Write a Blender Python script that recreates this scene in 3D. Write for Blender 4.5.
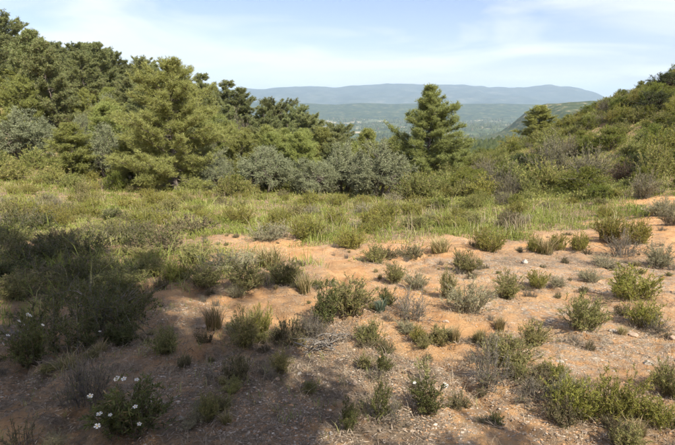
import bpy, math, random
import numpy as np
from mathutils import Vector

# ------------------------------------------------------------------ camera, sky, sun, exposure
scene = bpy.context.scene
for o in list(bpy.data.objects):
    bpy.data.objects.remove(o)
COL = scene.collection

EYE = 1.7
cam_data = bpy.data.cameras.new("camera")
cam_data.sensor_width = 36.0
cam_data.lens = 26.0
cam_data.clip_start = 0.05
cam_data.clip_end = 60000.0
cam = bpy.data.objects.new("camera", cam_data)
cam.location = (0.0, 0.0, EYE)
cam.rotation_euler = (math.radians(90.0 - 14.0), 0.0, 0.0)
COL.objects.link(cam)
scene.camera = cam

SUN_AZ = math.radians(143.0)      # clockwise from the viewing direction (+Y): behind and to the right
SUN_EL = math.radians(47.0)
SUN_DIR = Vector((math.sin(SUN_AZ) * math.cos(SUN_EL), math.cos(SUN_AZ) * math.cos(SUN_EL), math.sin(SUN_EL)))

world = bpy.data.worlds.new("World")
scene.world = world
world.use_nodes = True
wt = world.node_tree
wt.nodes.clear()
def wn(t, **kw):
    n = wt.nodes.new(t)
    for k, v in kw.items():
        setattr(n, k, v)
    return n
sky = wn("ShaderNodeTexSky", sky_type='NISHITA')
sky.sun_disc = False
sky.sun_elevation = SUN_EL
sky.sun_rotation = SUN_AZ
sky.altitude = 300.0
sky.air_density = 1.0
sky.dust_density = 0.8
sky.ozone_density = 1.0
tc = wn("ShaderNodeTexCoord")
sep = wn("ShaderNodeSeparateXYZ")
wt.links.new(tc.outputs["Generated"], sep.inputs[0])
zc = wn("ShaderNodeMath", operation='MAXIMUM'); zc.inputs[1].default_value = 0.0
wt.links.new(sep.outputs["Z"], zc.inputs[0])
za = wn("ShaderNodeMath", operation='ADD'); za.inputs[1].default_value = 0.12
wt.links.new(zc.outputs[0], za.inputs[0])
dx = wn("ShaderNodeMath", operation='DIVIDE'); dy = wn("ShaderNodeMath", operation='DIVIDE')
wt.links.new(sep.outputs["X"], dx.inputs[0]); wt.links.new(za.outputs[0], dx.inputs[1])
wt.links.new(sep.outputs["Y"], dy.inputs[0]); wt.links.new(za.outputs[0], dy.inputs[1])
comb = wn("ShaderNodeCombineXYZ")
wt.links.new(dx.outputs[0], comb.inputs[0]); wt.links.new(dy.outputs[0], comb.inputs[1])
mp = wn("ShaderNodeMapping")
mp.inputs["Rotation"].default_value = (0, 0, math.radians(-48))
mp.inputs["Scale"].default_value = (0.75, 0.95, 1)
mp.inputs["Location"].default_value = (0.5, 2.3, 0)
wt.links.new(comb.outputs[0], mp.inputs[0])
nz = wn("ShaderNodeTexNoise"); nz.inputs["Scale"].default_value = 0.8; nz.inputs["Detail"].default_value = 6; nz.inputs["Roughness"].default_value = 0.5; nz.inputs["Distortion"].default_value = 0.7
wt.links.new(mp.outputs[0], nz.inputs["Vector"])
cr = wn("ShaderNodeValToRGB")
cr.color_ramp.elements[0].position = 0.41; cr.color_ramp.elements[0].color = (0, 0, 0, 1)
cr.color_ramp.elements[1].position = 0.62; cr.color_ramp.elements[1].color = (0.8, 0.8, 0.8, 1)
wt.links.new(nz.outputs["Fac"], cr.inputs[0])
mixc = wn("ShaderNodeMixRGB")
mixc.inputs[2].default_value = (7.0, 7.05, 7.3, 1)
tintn = wn("ShaderNodeMixRGB", blend_type='MULTIPLY'); tintn.inputs[0].default_value = 1.0; tintn.inputs[2].default_value = (.98, .89, 1.0, 1)
wt.links.new(sky.outputs[0], tintn.inputs[1])
wt.links.new(cr.outputs[0], mixc.inputs[0]); wt.links.new(tintn.outputs[0], mixc.inputs[1])
bg = wn("ShaderNodeBackground"); bg.inputs[1].default_value = 0.090
wt.links.new(mixc.outputs[0], bg.inputs[0])
wo = wn("ShaderNodeOutputWorld")
wt.links.new(bg.outputs[0], wo.inputs[0])

sun_data = bpy.data.lights.new("sun", 'SUN')
sun_data.energy = 5.0
sun_data.angle = math.radians(0.53)
sun_data.color = (1.0, 0.93, 0.80)
sun = bpy.data.objects.new("sun", sun_data)
sun.rotation_euler = (-SUN_DIR).to_track_quat('-Z', 'Y').to_euler()
sun.location = SUN_DIR * 80
COL.objects.link(sun)

scene.view_settings.view_transform = 'Standard'
scene.view_settings.look = 'None'
scene.view_settings.exposure = 0.95
scene.view_settings.gamma = 1.0
scene.render.engine = 'CYCLES'
scene.cycles.use_denoising = True
scene.cycles.use_adaptive_sampling = True
scene.cycles.adaptive_threshold = 0.025
scene.cycles.adaptive_min_samples = 24
scene.cycles.max_bounces = 5
scene.cycles.diffuse_bounces = 2
scene.cycles.glossy_bounces = 1
scene.cycles.transmission_bounces = 3
scene.cycles.volume_bounces = 1
scene.cycles.transparent_max_bounces = 4

# ------------------------------------------------------------------ noise and terrain
_prm = np.random.default_rng(11).random((64, 64, 4))
def vnoise(x, y, k=0):
    xi = np.floor(x).astype(int); yi = np.floor(y).astype(int)
    fx = x - xi; fy = y - yi
    fx = fx * fx * (3 - 2 * fx); fy = fy * fy * (3 - 2 * fy)
    g = lambda a, b: _prm[a % 64, b % 64, k]
    return (g(xi, yi) * (1 - fx) * (1 - fy) + g(xi + 1, yi) * fx * (1 - fy)
            + g(xi, yi + 1) * (1 - fx) * fy + g(xi + 1, yi + 1) * fx * fy)
def fbm(x, y, oct=4, k=0):
    x = np.asarray(x, float); y = np.asarray(y, float)
    t = 0.0; a = 0.5; n = 0.0
    for i in range(oct):
        t = t + a * vnoise(x * 2 ** i + 13.7 * i, y * 2 ** i - 7.3 * i, (k + i) % 4); n += a; a *= 0.5
    return t / n
def sstep(a, b, x):
    t = np.clip((x - a) / (b - a), 0, 1)
    return t * t * (3 - 2 * t)

CTRL = np.array([
    (0,0,0),(0,6,-.84),(0,12,-1.7),(0,20,-2.8),(0,28,-3.8),(0,38,-4.8),(0,50,-6.8),(0,70,-12.5),(0,95,-20),
    (-6,6,-.85),(-8,14,-1.95),(-10,22,-2.8),(-14,28,-3.1),(-20,30,-2.5),(-22,40,-1.6),(-10,36,-3.7),(-30,50,.8),(-40,62,2.4),
    (-20,60,-1.6),(-9,55,-5.2),(-45,45,3.6),(-60,80,5),(-32,85,-1.5),(-12,85,-10),(-28,20,-.8),(-30,0,1.5),(-15,10,-1.2),
    (6,6,-.78),(8,14,-1.85),(10,22,-2.55),(14,22,-2.0),(18,26,-1.2),(22,34,.3),(12,34,-3.3),(12,45,-3.8),(19,45,-1.8),(24.5,45,1.2),
    (31,45,3.3),(30,35,2.7),(25,25,1.0),(12,62,-9),(20,62,-6),(28,65,-2),(42,60,4.5),(32,90,-14),(50,50,7.5),(42,30,5.5),(30,10,2),
    (0,-10,1.4),(10,-8,2.0),(-10,-10,1.8),(0,-30,3.5),(30,-20,4.5),(-30,-20,3.5),(70,70,12),(60,20,9),(-70,30,6),(20,115,-30),(45,115,-30),(75,115,-18),(60,90,-4)], float)
def _phi(r2):
    return 0.5 * r2 * np.log(np.maximum(r2, 1e-9))
def _solve():
    P = CTRL[:, :2] / 10.0; n = len(P)
    d2 = ((P[:, None] - P[None]) ** 2).sum(-1)
    A = np.zeros((n + 3, n + 3)); A[:n, :n] = _phi(d2) + np.eye(n) * 0.02
    A[:n, n] = 1; A[:n, n + 1:] = P; A[n, :n] = 1; A[n + 1:, :n] = P.T
    b = np.zeros(n + 3); b[:n] = CTRL[:, 2]
    return P, np.linalg.solve(A, b)
_TP, _TW = _solve()
def near_h(x, y):
    X = np.clip(x, -110, 110) / 10.0; Y = np.clip(y, -60, 120) / 10.0
    n = len(_TP); h = _TW[n] + _TW[n + 1] * X + _TW[n + 2] * Y
    for i in range(n):
        h = h + _TW[i] * _phi((X - _TP[i, 0]) ** 2 + (Y - _TP[i, 1]) ** 2)
    return h
def far_h(x, y):
    r = np.hypot(x, y)
    base = -118 - 14 * sstep(700, 2500, r)
    return base + 34 * (fbm(x / 420.0, y / 420.0, 4, 1) - 0.5) + 50 * (fbm(x / 1600.0 + 5, y / 1600.0, 2, 2) - 0.5)
def height(x, y):
    x = np.asarray(x, float); y = np.asarray(y, float)
    r = np.hypot(x, y)
    w = sstep(75, 1100, r)
    h = near_h(x, y) * (1 - w) + far_h(x, y) * w
    m = 1 - sstep(40, 90, r)
    h = h + m * (0.16 * (fbm(x / 2.6, y / 2.6, 3, 0) - 0.5) + 0.10 * (fbm(x / 0.6, y / 0.6, 3, 2) - 0.5) + 0.036 * (fbm(x / 0.14, y / 0.14, 2, 3) - 0.5))
    ril = 1 - np.abs(2 * fbm((x + .35 * y) / .9 + 70, (y - .2 * x) / 2.6, 3, 1) - 1)
    h = h - m * .055 * sstep(.86, .98, ril)
    # small eroded steps across the slope
    q = y + 1.6 * (fbm(x / 3.1 + 40, y / 3.1, 2, 1) - 0.5) + 0.04 * x
    for y0, a in ((4.1, .05), (6.9, .07), (10.8, .14)):
        h = h - m * a * (sstep(y0 - .14, y0 + .14, q) - sstep(y0 - 2.2, y0 + 2.2, q))
    return h

# world positions in metres: kind, x, y, width, height, flowers, label, group
PLANTS = [
    ('pine_tall', -38.517, 62, 7.337, 9.762, 0, 'tallest dark pine on the skyline, at the upper left corner', 'pines of the wooded slope'),
    ('pine_tall', -37.954, 56, 6.479, 6.446, 0, 'dark pine cut by the left picture edge below the skyline', 'pines of the wooded slope'),
    ('pine_tall', -40.576, 70, 6.774, 7.048, 0, 'shaded dark pine right behind the tallest skyline pine', 'pines of the wooded slope'),
    ('pine_tall', -32.579, 62, 5.52, 7.379, 0, 'bushy skyline pine, second clump from the tallest one', 'pines of the wooded slope'),
    ('pine_tall', -29.639, 64, 5.717, 7.424, 0, 'round-topped skyline pine midway between the tallest pine and the big near pine', 'pines of the wooded slope'),
    ('pine_tall', -27.453, 66, 4.651, 6.196, 0, 'low skyline pine just left of the big near pine', 'pines of the wooded slope'),
    ('pine_tall', -26.726, 70, 4.672, 6.297, 0, 'skyline pine half hidden behind the left side of the big near pine', 'pines of the wooded slope'),
    ('pine_tall', -15.321, 58, 5.468, 7.999, 0, 'skyline pine just right of the big near pine top', 'pines of the wooded slope'),
    ('pine_tall', -13.182, 60, 5.675, 8.463, 0, 'flat-topped skyline pine, second right of the big near pine', 'pines of the wooded slope'),
    ('pine_tall', -10.378, 58, 5.963, 8.448, 0, 'skyline pine, third right of the big near pine', 'pines of the wooded slope'),
    ('pine_tall', -7.509, 56, 5.562, 8.074, 0, 'dark round skyline pine where the blue mountains begin', 'pines of the wooded slope'),
    ('pine_tall', -4.897, 54, 4.951, 7.909, 0, 'small dark skyline pine in front of the left end of the mountains', 'pines of the wooded slope'),
    ('pine_tall', -2.237, 52, 4.994, 7.37, 0, 'lowest skyline pine of the wood, in front of the wooded far hill', 'pines of the wooded slope'),
    ('pine_young', -31.27, 50, 5.089, 4.014, 0, 'yellow-green pine below the tallest skyline pine', 'pines of the wooded slope'),
    ('pine_young', -27.141, 47, 3.712, 3.241, 0, 'yellow-green pine on the upper slope, left part of the wood', 'pines of the wooded slope'),
    ('pine_young', -22.15, 44, 2.611, 4.103, 0, 'pointed yellow-green young pine on the slope left of the big near pine', 'pines of the wooded slope'),
    ('olive', -18.819, 41, 2.927, 4.514, 0, 'pale grey-green olive high on the slope beside the pointed young pine', 'olive trees before the wood'),
    ('olive', -20.905, 33, 5.136, 3.633, 0, 'broad grey olive with a leaning trunk at the left picture edge', 'olive trees before the wood'),
    ('pine_young', -16.377, 30, 3.378, 3.493, 0, 'bright yellow-green young pine between the two grey olives', 'pines of the wooded slope'),
    ('olive', -14.555, 31, 3.615, 3.572, 0, 'grey twiggy olive between the bright young pine and the big near pine', 'olive trees before the wood'),
    ('olive', -18.693, 36, 1.873, 3.407, 0, 'small rounded olive above the bright young pine', 'olive trees before the wood'),
    ('pine_big', -9.527, 28.5, 5.999, 7.515, 0, 'big bushy yellow-green pine standing tallest in the middle distance', None),
    ('pine_young', -12.699, 30, 2.667, 3.203, 0, 'young pine at the left foot of the big near pine', 'pines of the wooded slope'),
    ('grey_scrub', -9.343, 46, 3.682, 5.053, 0, 'bare grey leafless tree among the skyline pines', None),
    ('pine_young', -9.084, 36, 3.04, 4.121, 0, 'yellow-green young pine touching the right side of the big near pine', 'pines of the wooded slope'),
    ('pine_young', -6.895, 35, 3.112, 3.643, 0, 'yellow-green young pine above the small grey olive', 'pines of the wooded slope'),
    ('olive', -7.211, 29, 2.374, 2.008, 0, 'low grey-green olive at the right foot of the big near pine', 'olive trees before the wood'),
    ('olive', -4.545, 30, 4.27, 2.939, 0, 'grey olive with bare lower twigs midway between the big pine and the broad olive', 'olive trees before the wood'),
    ('pine_young', -2.505, 36, 2.904, 4.291, 0, 'pointed yellow-green pine behind the olives in the middle', 'pines of the wooded slope'),
    ('pine_young', -4.616, 42, 3.049, 4.406, 0, 'green pine behind the grey olive with bare lower twigs', 'pines of the wooded slope'),
    ('pine_tall', -0.139, 46, 4.44, 5.759, 0, 'dark green pine at the right end of the wood skyline', 'pines of the wooded slope'),
    ('olive', -1.538, 29.5, 3.378, 2.456, 0, 'dark shaded olive left of the broad olive', 'olive trees before the wood'),
    ('olive', 0.283, 31, 3.647, 3.482, 0, 'tall olive merging with the left side of the broad olive', 'olive trees before the wood'),
    ('olive', 2.398, 28.5, 4.969, 3.439, 0, 'broad round olive at the centre beside the lone pine', 'olive trees before the wood'),
    ('pine_young', 2.644, 46, 3.711, 5.236, 0, 'green pine top showing above the broad olive', 'pines of the wooded slope'),
    ('pine_young', 5.355, 46, 3.353, 4.155, 0, 'low green pine between the broad olive and the lone pine', 'pines of the wooded slope'),
    ('pine_cone', 6.567, 38, 6.005, 7.264, 0, 'lone conical pine standing against the hazy valley', None),
    ('pine_young', 9.755, 42, 3.749, 2.53, 0, 'small green pine at the right foot of the lone pine', 'pines of the wooded slope'),
    ('pine_young', 20.291, 50, 4.188, 3.324, 0, 'round green pine on the brow of the shrubby hillside', None),
    ('oak', 23.237, 37, 3.513, 1.863, 0, 'dark dense holm oak high on the shrubby hillside', None),
    ('oak', 28.519, 44, 3.452, 1.616, 0, 'dark bush on the skyline at the right picture edge', None),
    ('scrub', 27.524, 46, 2.73, 0.656, 0, 'rounded bush on the right skyline above the holm oak', None),
    ('scrub', 25.088, 45, 1.968, 0.559, 0, 'small rounded bush on the right skyline beside the bare soil scar', None),
    ('grey_scrub', 23.568, 44, 1.574, 1.155, 0, 'thin grey leafless bush standing on the right skyline', None),
    ('mastic', 11.199, 22.162, 2.678, 1.297, 0, 'bright green mastic bush at the foot of the hillside', None),
    ('burgundy', 13.901, 23.673, 1.275, 1.165, 0, 'reddish brown bush on the lower hillside', None),
    ('grey_scrub', 13.264, 25.592, 2.33, 1.944, 0, 'grey leafless bush above the bright green mastic', None),
    ('grey_scrub', 12.883, 29.639, 2.815, 2.644, 0, 'large grey-green dry bush in the middle of the hillside', None),
    ('oak', 14.876, 24.296, 1.505, 1.3, 0, 'dark green bush behind the reddish brown bush', None),
    ('mastic', 7.191, 27.719, 1.964, 1.372, 0, 'dark green bush at the left foot of the hillside', None),
    ('grey_scrub', 10.679, 35.299, 1.895, 1.574, 0, 'brownish dry bush on the brow left of the round green pine', None),
    ('grey_scrub', 7.22, 20.561, 1.121, 0.745, 0, 'low grey dry bush at the edge of the meadow', None),
    ('oak', 12.159, 32.265, 1.999, 1.727, 0, 'dark bush left of the large grey-green dry bush', None),
    ('scrub', 14.839, 22.588, 1.869, 1.716, 0, 'olive-green bush above the red soil bank', None),
    ('grey_scrub', 12.145, 19.041, 1.352, 1.202, 0, 'dark grey twiggy bush beside the red soil bank', None),
    ('grey_scrub', 9.254, 13.07, 0.83, 0.657, 0, 'grey dry bush on the red soil bank at the picture edge', None),
    ('mastic', 17.69, 31.846, 2.337, 1.542, 0, 'green bush mid-way up the hillside below the skyline', None),
    ('mastic', 18.314, 28.934, 2.123, 1.529, 0, 'green bush below the dark holm oak', None),
    ('rosemary', 2.552, 4.668, 0.501, 0.417, 0, 'upright grey-green rosemary alone on the stony sunlit soil', None),
    ('broom', 3.804, 5.848, 0.747, 0.445, 0, 'large bright green shrub on sunlit gravel near the right picture edge', None),
    ('broom', 3.292, 4.833, 0.41, 0.279, 0, 'olive-green lower clump just below the large bright green shrub', None),
    ('broom', 1.642, 2.978, 0.39, 0.271, 0, 'yellow-green broom, left half of the bottom right clump', None),
    ('broom', 1.919, 2.922, 0.452, 0.281, 0, 'yellow-green broom, right half of the bottom right clump', None),
    ('broom', 1.77, 3.526, 0.211, 0.14, 0, 'small yellow-green sprig above the bottom right broom clump', None),
    ('broom', 2.077, 2.758, 0.286, 0.169, 0, 'low green shrub at the right picture edge beside the broom clump', None),
    ('thyme', 1.735, 2.555, 0.207, 0.171, 0, 'dull green shrub cut by the bottom edge below the broom clump', None),
    ('rosemary', 2.464, 3.194, 0.296, 0.304, 0, 'dark grey-green rosemary cut by the right picture edge', None),
    ('dry', 1.203, 3.424, 0.473, 0.375, 0, 'grey twiggy half-dead shrub on the orange soil', None),
    ('rosemary', 1.491, 3.838, 0.525, 0.264, 0, 'sparse grey-green shrub behind the grey twiggy one', None),
    ('thyme', 1.59, 3.404, 0.393, 0.153, 0, 'low dull olive cushion between the twiggy shrub and the broom clump', None),
    ('dry', 1.421, 3.174, 0.325, 0.159, 0, 'flat tangle of dry twigs left of the broom clump', None),
    ('rockrose', 0.645, 3.045, 0.314, 0.277, 3, 'dark green rockrose with white flowers on the shade line', None),
    ('spurge', 0.698, 3.508, 0.161, 0.192, 0, 'pale yellow-green spurge sprig above the flowering rockrose', None),
    ('rockrose', 1.073, 2.852, 0.121, 0.094, 0, 'tiny dark green tuft on the sunlit soil below the twiggy shrub', None),
    ('lavender', 1.556, 5.3, 0.54, 0.457, 0, 'silvery grey lavender shrub on the sunlit soil', None),
    ('rosemary', 1.422, 5.907, 0.286, 0.421, 0, 'slim dark green shrub left of the silvery lavender', None),
    ('rosemary', 2.2, 5.937, 0.444, 0.367, 0, 'round green rosemary right of the silvery lavender', None),
    ('broom', 2.864, 6.533, 0.371, 0.247, 0, 'small bright green cushion on the stony strip', None),
    ('rosemary', 2.173, 7.917, 0.55, 0.445, 0, 'olive-yellow upright tuft behind the silvery lavender', None),
    ('lavender', 1.117, 6.419, 0.365, 0.334, 0, 'small grey-green tuft left of the slim dark shrub', None),
    ('rosemary', 0.882, 7.155, 0.343, 0.371, 0, 'small grey-green shrub in the middle of the orange soil', None),
    ('broom', 3.254, 9.946, 0.854, 0.507, 0, 'rounded green shrub at the meadow edge', None),
    ('broom', 4.131, 9.745, 0.46, 0.361, 0, 'small dark green shrub at the meadow edge above the stony strip', None),
    ('broom', 4.717, 10.021, 0.473, 0.371, 0, 'small green shrub, second along the meadow edge above the stony strip', None),
    ('broom', 5.189, 10.021, 0.516, 0.418, 0, 'small green shrub, third along the meadow edge above the stony strip', None),
    ('tuft', 4.271, 9.58, 0.618, 0.4, 0, 'yellowish grass clump at the meadow edge between two green shrubs', None),
    ('lavender', 4.886, 8.47, 0.623, 0.277, 0, 'flat grey-green cushion on the stony strip', None),
    ('lavender', 3.957, 7.188, 0.376, 0.237, 0, 'pale grey tuft on the gravel above the upright rosemary', None),
    ('dry', 5.593, 9.141, 0.708, 0.552, 0, 'brown twiggy shrub right of the stony strip', None),
    ('lavender', 5.707, 8.262, 0.643, 0.463, 0, 'blue-grey rounded clump near the right picture edge', None),
    ('broom', 6.835, 10.748, 0.781, 0.645, 0, 'green shrub behind the blue-grey rounded clump', None),
    ('broom', 6.555, 11.277, 0.818, 0.675, 0, 'green shrub at the meadow edge right of the orange track', None),
    ('dry', 3.321, 4.675, 0.356, 0.181, 0, 'low brown twigs below the large bright green shrub', None),
    ('tuft', 1.159, 4.379, 0.158, 0.213, 0, 'thin pale grass tuft on the orange soil at the centre right', None),
    ('tuft', 1.391, 4.328, 0.156, 0.211, 0, 'thin straw-coloured grass tuft left of the sparse grey-green shrub', None),
    ('rosemary', 1.024, 4.429, 0.26, 0.237, 0, 'olive-green clump on the shade line at the centre', None),
    ('broom', 0.807, 4.454, 0.201, 0.173, 0, 'small green clump left of the olive-green one on the shade line', None),
    ('dry', 0.836, 5.051, 0.584, 0.364, 0, 'dull brown twiggy shrub at the centre of the clearing', None),
    ('thyme', 0.954, 9.131, 0.59, 0.255, 0, 'low green cushion along the orange strip', None),
    ('rosemary', 0.717, 8.861, 0.574, 0.372, 0, 'green shrub along the meadow edge at the centre', None),
    ('tuft', 2.125, 9.657, 0.705, 0.358, 0, 'pale green grass clump above the orange strip', None),
    ('thyme', 1.464, 9.381, 0.727, 0.305, 0, 'brownish cushion above the orange strip', None),
    ('tuft', 1.781, 4.9, 0.197, 0.189, 0, 'short pale tuft right of the silvery lavender', None),
    ('dry', 2.255, 4.264, 0.289, 0.104, 0, 'thin dry twigs below the upright rosemary', None),
    ('rosemary', 0.143, 5.175, 0.665, 0.421, 0, 'dark green shrub at the centre, largest of its cluster', None),
    ('rockrose', -0.124, 4.852, 0.39, 0.491, 0, 'tall dark stems left of the largest central shrub', None),
    ('rosemary', 0.325, 4.431, 0.34, 0.302, 0, 'brownish green shrub below the largest central shrub', None),
    ('rockrose', 0.601, 5.387, 0.262, 0.257, 0, 'small dark clump right of the largest central shrub', None),
    ('blue_tuft', 0.491, 5.211, 0.231, 0.2, 0, 'small bluish grass clump beside the central shrubs', None),
    ('rockrose', 0.297, 2.977, 0.182, 0.302, 0, 'upright dark shrub in the shade left of the flowering rockrose', None),
    ('rockrose', 0.078, 2.878, 0.15, 0.25, 0, 'slender dark green shrub at the bottom centre', None),
    ('rockrose', 0.374, 3.675, 0.219, 0.2, 0, 'small dark clump in the shade above the upright dark shrub', None),
    ('rosemary', -0.482, 3.729, 0.239, 0.203, 0, 'dark low tuft on the shaded gravel', None),
    ('thyme', -0.812, 3.519, 0.291, 0.227, 0, 'brownish dark cushion on the shaded gravel', None),
    ('rosemary', -0.918, 4.352, 0.393, 0.382, 0, 'green upright shrub at the edge of the sunlit hollow', None),
    ('tuft', -1.324, 4.793, 0.322, 0.324, 0, 'bright grass tuft at the edge of the sunlit hollow', None),
    ('broom', -0.797, 4.697, 0.253, 0.388, 0, 'yellow-green shrub right of the green upright one at the sunlit hollow', None),
    ('thyme', -0.489, 4.576, 0.453, 0.267, 0, 'dark low shrub in front of the sunlit hollow', None),
    ('dry', -0.265, 4.627, 0.27, 0.292, 0, 'small dark shrub right of the dark low one at the sunlit hollow', None),
    ('rosemary', -1.588, 4.087, 0.333, 0.28, 0, 'dark grey-green tuft alone on the shaded soil', None),
    ('rosemary', -0.875, 2.874, 0.162, 0.219, 0, 'thin dark shrub in the shade near the bottom', None),
    ('rockrose', -2.693, 3.876, 0.407, 0.458, 9, 'dark rockrose with a cluster of white flowers near the left edge', None),
    ('rockrose', -1.342, 2.732, 0.595, 0.363, 10, 'broad dark rockrose dotted with white flowers near the bottom left', None),
    ('dry', -1.814, 3.099, 0.519, 0.421, 0, 'grey-brown twiggy dead shrub left of the broad flowering rockrose', None),
    ('juniper', -2.683, 4.74, 1.594, 0.482, 0, 'wide spreading dark juniper in the left shade', None),
    ('seedhead', -1.865, 2.486, 0.262, 0.218, 0, 'dark herb with seed heads in the bottom left corner', None),
    ('rockrose', -2.155, 4.394, 0.396, 0.257, 1, 'dark sprig below the wide juniper with one white flower', None),
    ('tuft', -2.282, 3.731, 0.341, 0.166, 0, 'dry straw tuft between the two dark rockroses', None),
    ('rosemary', -4.388, 6.278, 0.829, 0.418, 0, 'dark shrub at the left edge above the bare soil patch', None),
    ('juniper', -5.221, 8.72, 2.258, 0.488, 0, 'dark dense bush in the upper left shade', None),
    ('juniper', -5.18, 11.165, 1.905, 0.412, 0, 'dark bush at the far edge of the left shade', None),
    ('juniper', -8.97, 13.299, 2.543, 0.61, 0, 'dark bush at the left edge below the olive', None),
    ('rosemary', -3.134, 6.581, 0.865, 0.342, 0, 'grey-green shrub behind the wide juniper', None),
    ('thyme', -4.188, 13.365, 1.704, 0.552, 0, 'dark brownish cushion at the shade end before the big pine', None),
    ('thyme', -4.936, 12.5, 0.958, 0.46, 0, 'dark cushion beside the far edge of the left shade', None),
    ('rosemary', -2.959, 7.261, 0.631, 0.341, 0, 'pale green shrub between the wide juniper and the sunlit hollow', None),
    ('broom', -2.448, 7.046, 0.552, 0.331, 0, 'green shrub left of the grassy bank over the sunlit hollow', None),
    ('rosemary', -1.936, 6.688, 0.585, 0.316, 0, 'grey-green shrub on the grassy bank, leftmost of three', None),
    ('rosemary', -1.309, 6.471, 0.708, 0.367, 0, 'grey-green shrub on the grassy bank, middle of three', None),
    ('rosemary', -0.792, 6.913, 0.694, 0.391, 0, 'grey-green shrub on the grassy bank, last of three', None),
    ('lavender', -1.83, 7.858, 1.022, 0.368, 0, 'pale dry cushion on top of the grassy bank', None),
    ('tuft', -1.19, 8.155, 0.776, 0.419, 0, 'pale grass clump on top of the grassy bank', None),
    ('tuft', -0.453, 6.355, 0.334, 0.331, 0, 'tall pale grass at the end of the grassy bank', None),
    ('rosemary', -2.647, 8.608, 0.854, 0.361, 0, 'green shrub behind the grassy bank', None),
    ('lavender', -1.715, 11.914, 1.118, 0.494, 0, 'grey cushion at the meadow edge above the grassy bank', None),
    ('broom', -0.695, 11.843, 1.01, 0.546, 0, 'yellow-green shrub at the meadow edge above the grassy bank', None),
    ('broom', 0.274, 10.244, 0.79, 0.474, 0, 'yellow-green shrub at the meadow edge left of the orange strip', None),
]
BARE = [(11.95, 17.27, 1.6, 1.9), (9.28, 13.83, 1.2, 0.8), (8.22, 14.82, 1.0, 0.35), (-2.02, 11.45, 1.5, 0.55), (-2.88, 12.0, 0.8, 0.5), (-1.61, 5.95, 1.3, 0.55), (-0.48, 5.83, 0.6, 0.5), (-0.15, 9.14, 1.6, 0.45)]
GRASSY = [(-1.44, 7.17, 1.3, 0.6, 0.35), (-2.74, 8.62, 1.4, 1.2, 0.4), (-4.66, 8.73, 3.2, 2.2, 0.75), (-3.7, 6.06, 2.0, 1.3, 0.6), (-7.04, 14.62, 4.5, 3.0, 0.9), (-0.14, 8.69, 0.9, 0.5, 0.4)]
LITTER = [(-0.33, 3.82, 1.15, 1.25, 1.0), (-2.79, 4.48, 1.5, 2.0, 0.8), (-5.87, 11.12, 3.6, 4.6, 0.8), (-1.36, 7.15, 1.6, 0.9, 0.6), (-0.05, 2.86, 0.8, 0.5, 0.9), (-1.01, 3.16, 0.8, 0.7, 0.7), (4.53, 9.05, 2.4, 0.8, 0.5), (-1.5, 3.29, 0.9, 0.9, 0.7)]
STONY = [(4.2, 7.66, 2.4, 1.6, 0.95), (2.99, 4.74, 0.9, 0.6, 0.8), (2.52, 8.82, 1.4, 0.5, 0.7), (-0.31, 3.58, 1.0, 1.0, 0.6), (1.91, 2.89, 0.5, 0.5, 0.6), (1.98, 4.23, 0.8, 0.7, 0.5), (2.17, 5.37, 1.2, 0.7, 0.5), (1.08, 3.24, 0.7, 0.5, 0.8), (0.41, 2.79, 0.6, 0.35, 0.9), (-0.27, 3.06, 0.9, 0.5, 0.9), (1.45, 2.75, 0.6, 0.3, 0.7), (-0.84, 3.39, 0.8, 0.6, 0.7), (2.81, 4.11, 0.7, 0.4, 0.8)]
MOUNTAIN = ([-8726.4, -3857.7, -1744.5, -1224.9, -850.9, -445.7, -40.5, 234.9, 493.8, 768.8, 1173.6, 1659.3, 2015.7, 2228.1, 2473.5, 2714.9, 2959.4, 3360.0, 3539.8, 3770.2, 3971.4, 4193.6, 4398.6, 4944.3, 9202.9], [174.2, 158.6, 189.9, 197.7, 229.0, 229.0, 213.4, 244.6, 268.0, 274.2, 271.1, 268.0, 264.9, 236.8, 205.5, 229.0, 213.4, 260.2, 244.6, 213.4, 158.6, 72.1, 0.9, -46.6, -78.4])
WOODED = ([-3758.9, -1179.7, -577.7, -321.3, -21.4, 192.8, 535.7, 878.1, 1135.7, 1392.5, 1736.1, 2080.5, 3113.0], [-65.4, -40.3, 1.3, -15.3, -27.8, -15.3, -23.6, -15.3, -23.6, -19.5, -27.8, -40.3, -57.0])
ERODED = ([336.1, 398.6, 440.1, 467.8, 490.8, 517.0, 566.2, 615.8, 665.7, 752.3, 1149.0], [-96.9, -84.4, -66.9, -39.8, -17.8, -5.7, 0.4, 1.6, 0.4, 4.0, 8.8])
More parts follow.
